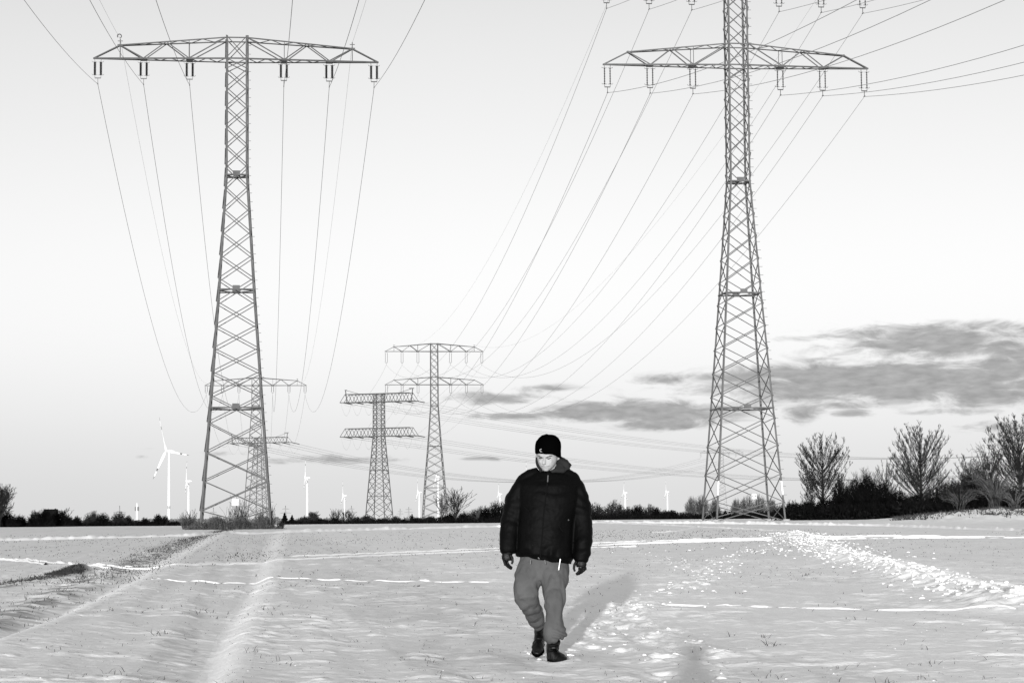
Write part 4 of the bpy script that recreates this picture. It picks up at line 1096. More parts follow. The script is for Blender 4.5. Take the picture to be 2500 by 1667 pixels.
canes(2345, 1195, 50, 236, 45, 'low pale canes leaning out over the snow bank edge', 33)
canes(2478, 1195, 45, 225, 40, 'short pale canes on the snow bank by the right edge', 34)
# rough grass on the bank
S = []
for _ in range(1500):
    px = r2.uniform(2180, 2560); Y = r2.uniform(188, 240); g = at(px, 1262, Y); S.append((g.x, Y, r2.uniform(.05, .35)))
for _ in range(22):
    px = r2.uniform(2200, 2560); Y = r2.uniform(178, 232); g = at(px, 1262, Y)
    for _ in range(40): S.append((g.x + r2.gauss(0, .5), Y + r2.gauss(0, 1), r2.uniform(.05, .3)))
o = blades('bank_grass', S, 'tufts of dead grass on the rough snow bank at the right', 8)

# reed patch and saplings round the left pylon -----------------------------
S_ = []; Qd = []
for _ in range(5200):
    px = r3.gauss(565, 50) if r3.random() < .5 else r3.uniform(452, 690)
    if not 440 < px < 700: continue
    Y = DL + r3.uniform(-9, 9)
    p = at(px, 1262, Y); z0 = gh(p.x, Y) - .1
    env = min(1, (px - 436) / 60, (705 - px) / 55); hh = (r3.uniform(.4, 1.25) * (1 + .35 * math.sin(px * .11)) ) * max(.12, env)
    S_.append(((p.x, Y, z0), (p.x + r3.gauss(0, .13) * hh, Y, z0 + hh), .022, .01))
    if r3.random() < .35: Qd.append((p.x, Y, z0 + r3.uniform(0, hh * .75), r3.uniform(.06, .18)))
o = segs_obj('reed_patch', S_, MT['reed'], None, Qd); tag(o, 'dry brown reeds and weeds around the foot of the left pylon', 'reeds', kind='stuff')
def sapling(px, pt, hw, Y, label, seed, n=14, mat='reed', grp='bare saplings around the left pylon'):
    p = at(px, 1262, Y); z0 = gh(p.x, Y) - .1; H = at(px, pt, Y).z - z0; W = hw * Y / F; r = random.Random(seed); out = []; tips = []
    for i in range(n):
        a = r.uniform(0, 6.28); d = Vector((math.cos(a) * W * r.uniform(.2, 1), math.sin(a) * W * .5, H)).normalized()
        grow(r, Vector((r.gauss(0, .15), r.gauss(0, .15), 0)), d, H * r.uniform(.55, .9), .045, 1, out, tips, .1, .45, 5, .014)
    o = segs_obj('sapling', out, MT[mat]); o.location = (p.x, Y, z0); return tag(o, label, 'sapling', grp)
sapling(578, 1218, 14, 251, 'bare sapling reaching up to the sign on the left pylon', 41, 10, 'twig')
sapling(598, 1226, 16, 253, 'bare sapling right of the left pylon sign', 42, 12, 'twig')
sapling(560, 1238, 12, 249, 'small sapling left of the left pylon sign', 43, 9)
sapling(470, 1250, 22, 252, 'brownish bush at the left leg of the left pylon', 44, 26)
sapling(452, 1258, 14, 251, 'low pale bush at the far left end of the reed patch', 45, 20)
sapling(662, 1240, 12, 252, 'twiggy bush right behind the right leg of the left pylon', 46, 20)
sapling(640, 1242, 14, 254, 'leafless sapling just inside the right leg of the left pylon', 47, 12, 'twig')
sapling(685, 1274, 14, 246, 'low dark bramble at the right end of the reed patch', 48, 26, 'twig')

# distant tree line -------------------------------------------------------
def leafless(px, pt, hw, Y, label, seed, mat, group, n=9, kids=5, depth=2):
    p = at(px, 1262, Y); z0 = gh(p.x, Y) - .15; H = at(px, pt, Y).z - z0; W = hw * Y / F; r = random.Random(seed); out = []; tips = []
    root = empty('bare_tree', (p.x, Y, z0), label, 'tree', group)
    mr = .03 * Y / 430
    tm = MB(); tm.tube([Vector((0, 0, 0)), Vector((.1, 0, H * .16)), Vector((0, 0, H * .3))], [H * .03, H * .024, H * .016], 6); tm.build('trunk', MT['bark' if mat != 'twig_pale' else mat], root)
    for i in range(n):
        a = i * 2.4 + r.uniform(-.4, .4); tilt = r.uniform(.15, 1.15) * W / H * 1.25; d = Vector((math.cos(a) * tilt, math.sin(a) * tilt * .7, 1)).normalized()
        grow(r, Vector((0, 0, H * r.uniform(.08, .3))), d, H * r.uniform(.55, .72) , H * .014, depth, out, tips, .12, .55, kids, mr)
    # keep the crown to its real height
    segs_obj('crown', out, MT[mat], root); return root
TL = 'trees and bushes of the distant tree line'
leafless(-2, 1200, 40, 420, 'dark tree cut by the left edge of the frame', 51, 'twig', TL, 16, 6)
B = [  # px, top, half, Y, mat, label
    (-12, 1235, 30, 425, 'dark', 'dark bush in the bottom left corner of the sky'), (20, 1252, 26, 424, 'dark', 'dark bush under the tree at the left edge'), (50, 1260, 16, 430, 'dark', 'low dark bush right of the tree at the left edge'),
    (88, 1250, 22, 428, 'dark', 'black bush left of the dark gabled house'), (110, 1247, 24, 424, 'dark', 'black bush in front of the dark gabled house'), (146, 1250, 22, 430, 'dark', 'dark bush right of the dark gabled house'), (166, 1262, 18, 430, 'dark', 'small dark bush further right of the dark gabled house'),
    (188, 1263, 10, 440, 'mid', 'thin low bush between the gabled house and the next clump'), (228, 1251, 24, 440, 'mid', 'rounded bush left of the tiny leftmost pylon'), (252, 1256, 18, 438, 'dark', 'dark bush left of the foot of the leftmost tiny pylon'), (290, 1253, 20, 440, 'mid', 'bush in front of the leftmost tiny pylon'), (312, 1262, 14, 445, 'mid', 'thin bush left of the radio mast'),
    (354, 1266, 11, 430, 'needles', 'small rounded black evergreen right of the radio mast'), (372, 1274, 16, 430, 'dark', 'low black hedge left of the largest turbine'), (387, 1258, 14, 432, 'dark', 'dark bush just left of the largest turbine foot'), (404, 1262, 10, 434, 'mid', 'thin bush at the foot of the largest turbine'), (430, 1274, 20, 434, 'dark', 'low black hedge right of the largest turbine'),
    (727, 1272, 14, 520, 'mid', 'low bush right of the conifer pair'), (744, 1262, 18, 520, 'mid', 'bush left of the lone turbine foot'), (764, 1253, 16, 520, 'mid', 'rounded bare bush right of the lone turbine foot'), (786, 1267, 16, 520, 'dark', 'low dark bush right of the lone turbine'),
    (818, 1266, 12, 500, 'needles', 'black evergreen bush below the thin bare trees'), (868, 1264, 18, 540, 'mid', 'low bush left of the angle pylon'), (894, 1260, 18, 560, 'mid', 'bush at the left leg of the angle pylon'), (930, 1266, 26, 560, 'dark', 'dark low bush between the legs of the angle pylon'), (966, 1262, 14, 570, 'mid', 'bush at the right leg of the angle pylon'),
    (985, 1268, 9, 540, 'needles', 'small black evergreen in front of the tiny white house'), (1022, 1266, 18, 540, 'dark', 'dark bush right of the small pointed conifer'), (1050, 1262, 18, 560, 'mid', 'bush between the legs of the distant two-arm pylon'), (1080, 1262, 14, 520, 'dark', 'dark bush at the right leg of the distant two-arm pylon'),
    (1100, 1255, 20, 520, 'dark', 'dark bush left of the spreading bare tree trunk'), (1132, 1252, 18, 525, 'mid', 'bush right of the spreading bare tree trunk'), (1158, 1246, 20, 520, 'mid', 'bush rising right of the spreading bare tree'), (1182, 1240, 22, 520, 'dark', 'dark bush, left half of the mound by the left elbow of the man'), (1210, 1228, 24, 520, 'dark', 'tall dark bush forming the mound by the left elbow of the man'), (1240, 1224, 24, 520, 'dark', 'dark bush half hidden by the left sleeve of the man'), (1290, 1232, 26, 520, 'dark', 'dark bush hidden behind the man jacket'), (1350, 1234, 26, 520, 'dark', 'dark bush behind the right side of the man jacket'), (1400, 1232, 24, 520, 'dark', 'dark bush behind the right sleeve of the man'),
    (1456, 1232, 26, 500, 'mid', 'rounded bush just right of the man sleeve'), (1500, 1226, 26, 500, 'mid', 'tallest rounded bush right of the man, in front of a turbine'), (1532, 1240, 20, 500, 'mid', 'bush at the foot of the turbine right of the man'), (1556, 1236, 20, 500, 'dark', 'darker bush right of the turbine foot'), (1586, 1236, 20, 505, 'mid', 'bush between the two turbines right of the man'), (1604, 1240, 14, 500, 'dark', 'black pointed bush left of the rightmost turbine'), (1626, 1248, 14, 500, 'dark', 'dark bush at the foot of the rightmost turbine'), (1642, 1248, 12, 500, 'dark', 'rounded dark bush right of the rightmost turbine'), (1668, 1259, 18, 510, 'mid', 'low bush left of the pale poplar clump'),
    (1700, 1259, 22, 520, 'dark', 'dark low bush under the left poplar clump'), (1740, 1257, 24, 520, 'dark', 'dark low bush at the left legs of the right pylon'), (1785, 1256, 26, 520, 'dark', 'dark low bush under the sign of the right pylon'), (1830, 1253, 26, 520, 'dark', 'dark low bush under the right poplar clump'), (1870, 1255, 24, 500, 'dark', 'dark low bush by the inner right leg of the right pylon'), (1905, 1240, 20, 480, 'dark', 'dark bush behind the outer right leg of the right pylon'),
]
for i, (px, pt, hw, Y, mat, lb) in enumerate(B):
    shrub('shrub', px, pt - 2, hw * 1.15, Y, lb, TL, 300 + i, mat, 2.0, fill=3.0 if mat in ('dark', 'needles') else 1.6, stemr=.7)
leafless(1113, 1206, 36, 500, 'spreading bare tree with forked trunk left of the man', 61, 'twig', TL, 15, 5, 2)
leafless(1078, 1218, 20, 505, 'smaller leaning bare tree left of the spreading one', 62, 'twig_pale', TL, 9, 5, 2)
leafless(152, 1248, 16, 435, 'small bare tree right of the dark gabled house', 63, 'twig', TL, 9, 4, 2)
leafless(188, 1262, 9, 440, 'very small bare tree between the gabled house and the next clump', 64, 'twig', TL, 8, 4, 1)
leafless(765, 1252, 13, 515, 'small bare tree just right of the lone turbine', 65, 'twig', TL, 9, 4, 2)
for k, (px, lb) in enumerate([(813, 'first of five slim bare trees near the small turbine'), (824, 'second of five slim bare trees near the small turbine'), (839, 'slim bare tree directly below the small turbine'), (850, 'slim bare tree right of the small turbine'), (857, 'last of five slim bare trees near the small turbine')]):
    leafless(px, 1248, 7, 520, lb, 66 + k, 'twig', TL, 9, 4, 1)
leafless(1166, 1242, 11, 500, 'pale bare sapling in front of the mound by the man', 72, 'twig_pale', TL, 8, 4, 1)

# pale poplar clumps behind the right pylon : upright fans
def poplar(px, pt, hw, Y, label, seed):
    p = at(px, 1262, Y); z0 = gh(p.x, Y) - .15; H = at(px, pt, Y).z - z0; W = hw * Y / F; r = random.Random(seed); out = []
    root = empty('bare_tree', (p.x, Y, z0), label, 'tree', 'pale bare poplars behind the right pylon')
    tm = MB()
    for k in range(3): tm.tube([Vector(((k - 1) * W * .12, 0, 0)), Vector(((k - 1) * W * .3, 0, H * .4))], [.14, .08], 5)
    tm.build('trunk', MT['twig_pale'], root)
    for i in range(110):
        a = r.uniform(-1, 1); s = Vector((a * W * .14, r.gauss(0, W * .15), H * r.uniform(.02, .25))); t_ = Vector((a * W * r.uniform(.8, 1.05), s.y * 2, H * math.sqrt(max(.12, 1 - .88 * abs(a) ** 2.0)) * r.uniform(.78, 1.02))); prev = s; c = s.lerp(t_, .5) + Vector((a * W * .1, 0, 0))
        for k in range(1, 6):
            t = k / 5; q = s * (1 - t) ** 2 + c * 2 * t * (1 - t) + t_ * t * t; out.append((tuple(prev), tuple(q), .06 * (1.1 - t * .75), .06 * (1 - t * .75)))
            if k > 1:
                for _ in range(2): out.append((tuple(q), tuple(q + Vector((r.gauss(0, .25), r.gauss(0, .2), r.uniform(.3, .9)))), .02, .014))
            prev = q
    segs_obj('crown', out, MT['twig_pale'], root)
for k, (px, pt, hw, lb) in enumerate([(1690, 1216, 20, 'leftmost pale poplar clump, outside the right pylon legs'), (1715, 1213, 20, 'pale poplar clump crossed by the left leg of the right pylon'), (1745, 1222, 14, 'pale poplar clump beside the very distant small pylon'),
                                      (1798, 1222, 15, 'pale poplar clump left of the right pylon sign'), (1825, 1211, 20, 'tall pale poplar clump behind the right pylon sign'), (1855, 1213, 20, 'pale poplar clump right of the right pylon sign'), (1885, 1224, 16, 'pale poplar clump between the right legs of the right pylon')]):
    poplar(px, pt, hw, 540, lb, 80 + k)
# conifers
def conifer(px, pt, hw, Y, label, seed):
    p = at(px, 1262, Y); z0 = gh(p.x, Y) - .15; H = at(px, pt, Y).z - z0; W = hw * Y / F; r = random.Random(seed); out = []; quads = []
    root = empty('conifer', (p.x, Y, z0), label, 'conifer', 'small dark conifers on the horizon')
    t = MB(); t.tube([Vector((0, 0, 0)), Vector((0, 0, H * .97))], [W * .1, .02], 5); t.build('trunk', MT['bark'], root)
    for i in range(420):
        z = H * r.random() ** 1.3 * .97; rad = W * (1 - z / H) * r.uniform(.75, 1.1) * (1 + .25 * math.sin(z / H * 30)); a = r.uniform(0, 6.28)
        e = Vector((rad * math.cos(a), rad * math.sin(a), z + .04 * H)); s = Vector((0, 0, z + .02 * H)); out.append((tuple(s), tuple(e), .05, .03))
        for _ in range(3): q = s.lerp(e, r.uniform(.3, 1)); quads.append((q.x, q.y, q.z - .05, .10 * W * r.uniform(.8, 1.8)))
    segs_obj('crown', out, MT['needles'], root, quads)
conifer(695, 1251, 13, 480, 'broader of the two dark conifers right of the left pylon', 91)
conifer(713, 1257, 12, 480, 'pointed conifer, right one of the pair by the left pylon', 92)
conifer(1006, 1254, 9, 520, 'small pointed conifer left of the distant two-arm pylon', 93)
conifer(412, 1268, 5, 440, 'tiny conifer at the right foot of the largest turbine', 94)

# hazy wood right on the horizon
S_ = []; Qd = []
for _ in range(9000):
    px = r3.uniform(-150, 2650); Y = r3.uniform(1200, 1500); p = at(px, 1262, Y); z0 = _bh(p.x, Y) - .1
    hh = (2.6 + 1.4 * vn(px / 37, 0, 3) + .6 * vn(px / 6, 0, 8)) * r3.uniform(.85, 1.05)
    Qd.append((p.x, Y, z0 + r3.uniform(0, hh), r3.uniform(.8, 1.6)))
    if r3.random() < .4: S_.append(((p.x, Y, z0), (p.x + r3.gauss(0, .3), Y, z0 + hh), .2, .12))
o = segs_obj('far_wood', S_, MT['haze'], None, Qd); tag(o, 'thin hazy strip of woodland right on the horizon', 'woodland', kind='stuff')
# low thicket joining the tree line
S_ = []; Qd = []
for _ in range(6000):
    px = r3.choice([r3.uniform(-60, 470), r3.uniform(700, 1450), r3.uniform(1420, 1930)]); Y = r3.uniform(470, 520) if px > 700 else r3.uniform(432, 450)
    p = at(px, 1262, Y); z0 = gh(p.x, Y) - .1; hh = r3.uniform(.5, 1.0) * (.8 + .9 * float(vn(px / 21, 0, 5))) * (1.25 if px > 1000 else .75)
    S_.append(((p.x, Y, z0), (p.x + r3.gauss(0, .3), Y, z0 + hh), .05, .03)); Qd.append((p.x, Y, z0 + r3.uniform(0, hh), r3.uniform(.15, .4)))
o = segs_obj('low_thicket', S_, MT['dark'], None, Qd); tag(o, 'low dark thicket along the far edge of the snow field', 'thicket', kind='stuff')

# houses ------------------------------------------------------------------
def house(px, y_ridge, hw, Y, label, wallmat, roofmat, depth=8, eave=.55):
    p = at(px, 1262, Y); z0 = float(base_h(p.x, Y)) - .2; H = at(px, y_ridge, Y).z - z0; W = hw * Y / F
    root = empty('house', (p.x, Y, z0), label, 'house', rz=.12)
    e = H * eave; mb = MB()
    v = [(-W, 0, 0), (W, 0, 0), (W, depth, 0), (-W, depth, 0), (-W, 0, e), (W, 0, e), (W, depth, e), (-W, depth, e), (-W, depth / 2, H * .97), (W, depth / 2, H * .97)]
    mb.add(v, [(0, 1, 5, 4), (2, 3, 7, 6), (3, 0, 4, 8, 7), (1, 2, 6, 9, 5)]); mb.build('wall', MT[wallmat], root)
    rb = MB(); o_ = .35
    for s in (0, 1):
        y0 = -o_ if s == 0 else depth + o_
        a = Vector((-W - o_, y0, e - .15)); b = Vector((W + o_, y0, e - .15)); c = Vector((W + o_, depth / 2, H + .05)); d = Vector((-W - o_, depth / 2, H + .05)); up = Vector((0, 0, .18))
        rb.add([a, b, c, d, a + up, b + up, c + up, d + up], [(3, 2, 1, 0), (4, 5, 6, 7), (0, 1, 5, 4), (1, 2, 6, 5), (2, 3, 7, 6), (3, 0, 4, 7)])
    ro = rb.build('roof', MT[roofmat], root)
    ch = MB(); ch.box((W * .7, depth / 2 - .15, H - .5), (W * .7 + .3, depth / 2 + .15, H + .35)); ch.build('chimney', MT['concrete'] if wallmat == 'wall' else MT['roof'], ro)
    for k in range(2):
        wd = MB(); x = (-.45 + .8 * k) * W; wd.box((x - .08 * W - .3, -.06, e * .35), (x + .3, -.02, e * .75)); wd.build('window', MT['ink'], root)
    return root
house(120, 1245, 13, 450, 'dark gabled house sunk among black bushes on the far left', 'roof', 'roof')
house(980, 1262, 3.6, 640, 'tiny white house left of the small pointed conifer', 'wall', 'wall', 5)
house(926, 1263, 4.0, 640, 'tiny pale shed seen through the legs of the angle pylon', 'wall', 'wall', 4)
house(1064, 1263, 2.0, 640, 'tiny white hut between the legs of the distant two-arm pylon', 'wall', 'wall', 3)

# ------------------------------------------------------------------ people
from mathutils import noise as mnoise
def loft(mb, rings, n=22, cap=True, e=.86):
    """rings: (centre, half vector a, half vector b)"""
    v = []; f = []; k = len(rings)
    for c, a, b in rings:
        c = Vector(c); a = Vector(a); b = Vector(b)
        for j in range(n):
            t = 2 * math.pi * j / n
            ct, st = math.cos(t), math.sin(t)
            v.append(c + a * (math.copysign(abs(ct) ** e, ct)) + b * (math.copysign(abs(st) ** e, st)))
    for i in range(k - 1):
        for j in range(n):
            j2 = (j + 1) % n; f.append((i * n + j, i * n + j2, (i + 1) * n + j2, (i + 1) * n + j))
    if cap: f.append(tuple(range(n - 1, -1, -1))); f.append(tuple((k - 1) * n + j for j in range(n)))
    mb.add(v, f)

def solid(name, mb, mat, parent, voxel=.01, smooth=6, wr=None, origin=Vector((0, 0, 0)), fold=None):
    me = bpy.data.meshes.new(name); me.from_pydata([tuple(Vector(p) - origin) for p in mb.v], [], mb.f); me.update()
    import bmesh
    bm = bmesh.new(); bm.from_mesh(me); bmesh.ops.recalc_face_normals(bm, faces=bm.faces); bm.to_mesh(me); bm.free()
    tmp = bpy.data.objects.new(name, me); C.objects.link(tmp)
    m = tmp.modifiers.new('r', 'REMESH'); m.mode = 'VOXEL'; m.voxel_size = voxel
    if smooth: s = tmp.modifiers.new('s', 'SMOOTH'); s.factor = .5; s.iterations = smooth
    dg = bpy.context.evaluated_depsgraph_get(); dg.update()
    out = bpy.data.meshes.new_from_object(tmp.evaluated_get(dg)); bpy.data.objects.remove(tmp)
    if wr or fold:
        no = [v.normal.copy() for v in out.vertices]
        for v, nn in zip(out.vertices, no):
            p = v.co; d = 0
            if wr:
                for amp, sxx, szz in wr:
                    q = Vector((p.x * sxx, p.y * sxx, p.z * szz)); d += amp * (abs(mnoise.noise(q)) * 2 - .6)
            if fold: d += fold(p)
            v.co = p + nn * d
    out.materials.clear(); out.materials.append(mat)
    out.polygons.foreach_set('use_smooth', [True] * len(out.polygons)); out.update()
    out.name = name
    o = bpy.data.objects.new(name, out); C.objects.link(o); o.parent = parent
    return o

PY = 18.2; PPM = F / PY
feet = at(1340, 1606, PY); PO = Vector((feet.x, PY, 0.0))
def P(px, py, dy=0.0): return at(px, py, PY + dy)
X1, Y1 = Vector((1, 0, 0)), Vector((0, 1, 0))
man = empty('person', PO, 'young man in black padded jacket and grey trousers walking towards the camera, looking down', 'person')
def limb(mb, pts, flat=.9, n=16):
    """pts: (px, py, dy, half width px) along a limb"""
    P_ = [P(a, b, c) for a, b, c, r in pts]
    mb.tube(P_, [(r / PPM * (flat if False else 1), r / PPM * flat) for a, b, c, r in pts], n, True, flat=(0, 1, 0))
def limb2(mb, pts, dep=1.0, n=18):
    rings = []
    V = [P(a, b, c) for a, b, c, r in pts]
    for i, (a, b, c, r) in enumerate(pts):
        d = (V[min(i + 1, len(V) - 1)] - V[max(i - 1, 0)]).normalized()
        ax = d.cross(Y1); ax = ax.normalized() if ax.length > .05 else X1.copy(); ay = ax.cross(d).normalized(); r = r / PPM
        rings.append((V[i], ax * r, ay * r * dep))
    loft(mb, rings, n)
# --- body (one continuous surface under the clothes)
hb = MB()
HEAD = [(1066, 1338, 10, .04, .045), (1071, 1338, 17, .065, .04), (1080, 1338, 24, .088, .035), (1092, 1337, 27, .100, .025), (1104, 1336.5, 26.5, .104, .015), (1112, 1336, 25.2, .103, .008), (1119, 1336, 24.2, .099, 0.0), (1126, 1336, 22.8, .092, -.008), (1133, 1335.5, 20.0, .083, -.018), (1139, 1335, 16.3, .070, -.03), (1144, 1334.3, 12.0, .053, -.042), (1148, 1333.6, 8.0, .036, -.05), (1150.6, 1333.2, 3.5, .016, -.052)]
fwd = Vector((-.22, -1, 0)).normalized(); side_ = Vector((fwd.y * -1, fwd.x, 0)); side_ = Vector((1, -.22, 0)).normalized()
hr = []
for y, cx_, hw, dep, cy_ in HEAD:
    hr.append((P(cx_, y, cy_), side_ * (hw / PPM), fwd * -dep))
loft(hb, hr, 28, True, 1.0)
def face(px, py, out=0.0):
    """point on the face surface at a pixel"""
    for (y0, c0, h0, d0, o0), (y1, c1, h1, d1, o1) in zip(HEAD[:-1], HEAD[1:]):
        if y0 <= py <= y1:
            t = (py - y0) / (y1 - y0); cx_, hw, dep, cy_ = c0 + (c1 - c0) * t, h0 + (h1 - h0) * t, d0 + (d1 - d0) * t, o0 + (o1 - o0) * t
            break
    best = None
    for i in range(1, 60):
        t = -math.pi * i / 60; v_ = side_ * (math.cos(t) * hw / PPM) + fwd * (-dep * math.sin(t)); e_ = abs(v_.x * PPM - (px - cx_))
        if best is None or e_ < best[0]: best = (e_, v_.y)
    return P(px, py, cy_ + best[1] - out)
# nose, brow, cheeks, lips, chin
hb.tube([face(1329.5, 1114, -.004), face(1329, 1120, .006), face(1328, 1127, .016), face(1327.3, 1131, .020), face(1328, 1133.2, .006)], [(.0075, .009), (.008, .010), (.0115, .012), (.0155, .011), (.010, .006)], 10)
for s, a, b in ((-1, 1312.5, 1325), (1, 1332, 1351)):
    hb.tube([face(a, 1112.5, -.004), face((a + b) / 2, 1111, .001), face(b, 1113.5 - s, -.004)], [.006, .0085, .006], 8)
    hb.tube([face(1319 if s < 0 else 1345, 1124, -.010), face(1320 if s < 0 else 1343, 1129, -.011)], [.016, .014], 8)
hb.tube([face(1325, 1137.5, -.002), face(1331, 1136.6, .003), face(1339, 1137.3, -.002)], [.004, .0065, .004], 8)
hb.tube([face(1326, 1140.5, -.003), face(1332, 1141, .004), face(1338, 1140.3, -.003)], [.004, .0065, .004], 8)
hb.tube([face(1329, 1146.5, -.006), face(1337, 1146.5, -.006)], [.012, .012], 8)
# ears
for px_, s in ((1311, -1), (1363, 1)):
    hb.tube([P(px_, 1109, .03), P(px_ + s * 2, 1116, .035), P(px_, 1124, .03)], [(.008, .018), (.010, .022), (.006, .012)], 8)
limb2(hb, [(1343, 1132, .03, 17), (1344, 1150, .045, 18), (1344, 1162, .05, 24)])
limb2(hb, [(1341, 1158, .06, 26), (1340, 1176, .06, 40), (1340, 1192, .05, 52), (1336, 1240, .03, 50), (1331, 1300, .02, 50), (1328, 1350, .02, 52), (1328, 1385, .02, 54), (1328, 1408, .02, 46)], .55)
SL = [(1278, 1188, .04, 16), (1259, 1222, .03, 14), (1246, 1275, .0, 11), (1241, 1315, -.05, 9), (1240, 1344, -.09, 7), (1239, 1358, -.10, 6), (1238, 1366, -.10, 4)]
SR = [(1403, 1188, .04, 16), (1414, 1222, .03, 14), (1422, 1275, .0, 11), (1424, 1315, -.05, 9), (1419, 1356, -.09, 7), (1419, 1372, -.10, 6), (1420, 1381, -.10, 4)]
limb2(hb, SL); limb2(hb, SR)
limb2(hb, [(1300, 1380, .02, 22), (1288, 1430, .0, 19), (1290, 1460, -.04, 15), (1299, 1487, .06, 12), (1309, 1512, .19, 10), (1316, 1535, .32, 8), (1316, 1565, .45, 7)])
limb2(hb, [(1356, 1380, .02, 22), (1354, 1430, -.08, 19), (1352, 1475, -.18, 14), (1352, 1510, -.2, 12), (1351, 1550, -.2, 9), (1349, 1585, -.18, 7)])
solid('body', hb, MT['skin'], man, .0065, 3, origin=PO)
# --- face details
for s, pts in (('l', [(1312.6, 1111.6), (1317, 1113.6), (1322, 1116), (1325.5, 1117.2)]), ('r', [(1332, 1117.2), (1337, 1115), (1343, 1113.2), (1348.5, 1112.2)])):
    mb = MB(); mb.tube([face(x, y, .0105 if 0 < i < 3 else .007) for i, (x, y) in enumerate(pts)], [(.0022, .003), (.0034, .004), (.0036, .004), (.002, .003)], 6); o = mb.build('eyebrow', MT['skindark'], man, True); o.location = -PO
for pts in ([(1315.5, 1116.5), (1319, 1118.6), (1323.5, 1117.6)], [(1334.5, 1118.2), (1339.5, 1119.6), (1345, 1117.2)]):
    mb = MB(); mb.tube([face(x, y, .005) for x, y in pts], [(.0025, .003), (.0048, .004), (.0025, .003)], 6); o = mb.build('eye', MT['skindark'], man, True); o.location = -PO
mb = MB(); mb.tube([face(1321.5, 1136.6, .001), face(1326, 1138.4, .005), face(1332, 1138.6, .008), (face(1338, 1138, .005)), face(1343, 1136.2, .001)], [(.0012, .002), (.0022, .003), (.003, .003), (.0022, .003), (.0012, .002)], 6); o = mb.build('mouth', MT['lip'], man, True); o.location = -PO
mb = MB(); mb.tube([face(1323.5, 1132.6, .012), face(1328, 1133.6, .017), face(1332.5, 1132.6, .010)], [.0022, .0022, .0022], 5); o = mb.build('nostrils', MT['lip'], man, True); o.location = -PO
# --- beanie: lower edge flat over the brow, dropping behind the ear
bm_ = MB()
rows = [(1060.5, 1339, 10, .05), (1062.5, 1339.5, 17, .075), (1068, 1340, 24.5, .110), (1077, 1339, 30.5, .132), (1087, 1338.5, 31.8, .140), (1097, 1338, 32, .142), (1104, 1338, 32.2, .142), (1108.5, 1338.5, 31.8, .140)]
v = []; n = 36
for k, (y, cx_, hw, dep) in enumerate(rows):
    for j in range(n):
        t = 2 * math.pi * j / n; ct, st = math.cos(t), math.sin(t)
        x = cx_ + hw * ct; drop = 0
        lo = k / (len(rows) - 1)
        back = sst(-.2, .9, ct * .75 + st * .65)   # towards his left ear and the back of the head
        drop = 11 * float(back) * lo ** 2 - .5 * (1 - float(back)) * lo
        v.append(P(x, y + drop, .022 + dep * st - .022 * ct))
f = [(i * n + j, i * n + (j + 1) % n, (i + 1) * n + (j + 1) % n, (i + 1) * n + j) for i in range(len(rows) - 1) for j in range(n)]
f += [tuple(range(n - 1, -1, -1)), tuple((len(rows) - 1) * n + j for j in range(n))]
bm_.add(v, f)
bm_.tube([P(1331, 1064, .02), P(1336, 1061, .04)], [.012, .010], 8)
solid('beanie', bm_, MT['knit'], man, .006, 3, wr=[(.0025, 16, 9)], origin=PO)
mb = MB(); c = face(1320.5, 1099, .036); mb.tube([c + Vector((.008 * math.cos(t), -.001, .010 * math.sin(t))) for t in [.8 + i * .55 for i in range(9)]], .0032, 5); mb.beam(c + Vector((-.004, 0, -.006)), c + Vector((.009, 0, -.013)), .007, .003); o = mb.build('logo_patch', grey('grey_patch', .30, .6), man); o.location = -PO
# --- hood of the fleece, bunched behind the neck and over his left shoulder
hd = MB()
hd.tube([P(1313, 1113, .04), P(1311, 1124, .03), P(1316, 1137, .0), P(1322, 1148, -.05)], [(.014, .03), (.018, .035), (.018, .03), (.016, .025)], 10)
hd.tube([P(1312, 1118, .10), P(1335, 1124, .16), P(1362, 1124, .12), P(1378, 1131, .08), P(1388, 1138, .05)], [(.03, .03), (.04, .04), (.045, .045), (.042, .05), (.026, .04)], 12)
hd.tube([P(1366, 1125, .06), P(1376, 1136, .04), P(1390, 1141, .03)], [(.03, .04), (.04, .05), (.026, .035)], 12)
hd.tube([P(1386, 1146, .04), P(1372, 1148, -.02), P(1356, 1149, -.06), P(1344, 1150, -.08)], [(.03, .03), (.028, .03), (.020, .02), (.013, .015)], 10)
hd.tube([P(1362, 1128, .03), P(1366, 1142, .0), P(1358, 1147, -.04)], [(.018, .03), (.03, .04), (.022, .03)], 10)
solid('hood', hd, MT['hood'], man, .008, 4, wr=[(.006, 22, 18)], origin=PO)
# --- jacket
jk = MB()
TJ = [(1149, 1342, 26, .085, .03), (1155, 1341, 34, .10, .03), (1163, 1342, 56, .12, .035), (1171, 1342, 72, .135, .035), (1185, 1341, 78, .155, .03), (1210, 1339, 76, .17, .02), (1245, 1336, 72, .18, .01), (1285, 1332, 69, .18, .0), (1320, 1329, 70, .185, .0), (1343, 1328, 72, .185, .0), (1354, 1328, 71, .18, .0), (1360, 1328, 68, .165, .0), (1367, 1328, 67, .16, .0)]
rr_ = []
limb2(jk, [(1318, 1156, .03, 17), (1300, 1165, .03, 21), (1284, 1175, .03, 22), (1272, 1188, .03, 22)], .95)
limb2(jk, [(1360, 1155, .03, 17), (1380, 1164, .03, 21), (1397, 1176, .03, 22), (1408, 1190, .03, 21)], .95)
for y, cx_, hw, dep, cy_ in TJ:
    sl = .05 * (y - 1149) / 200
    rr_.append((P(cx_, y, cy_), Vector((hw / PPM, 0, -.035 * sst(1300, 1367, y))), Vector((0, dep, 0))))
loft(jk, rr_, 40)
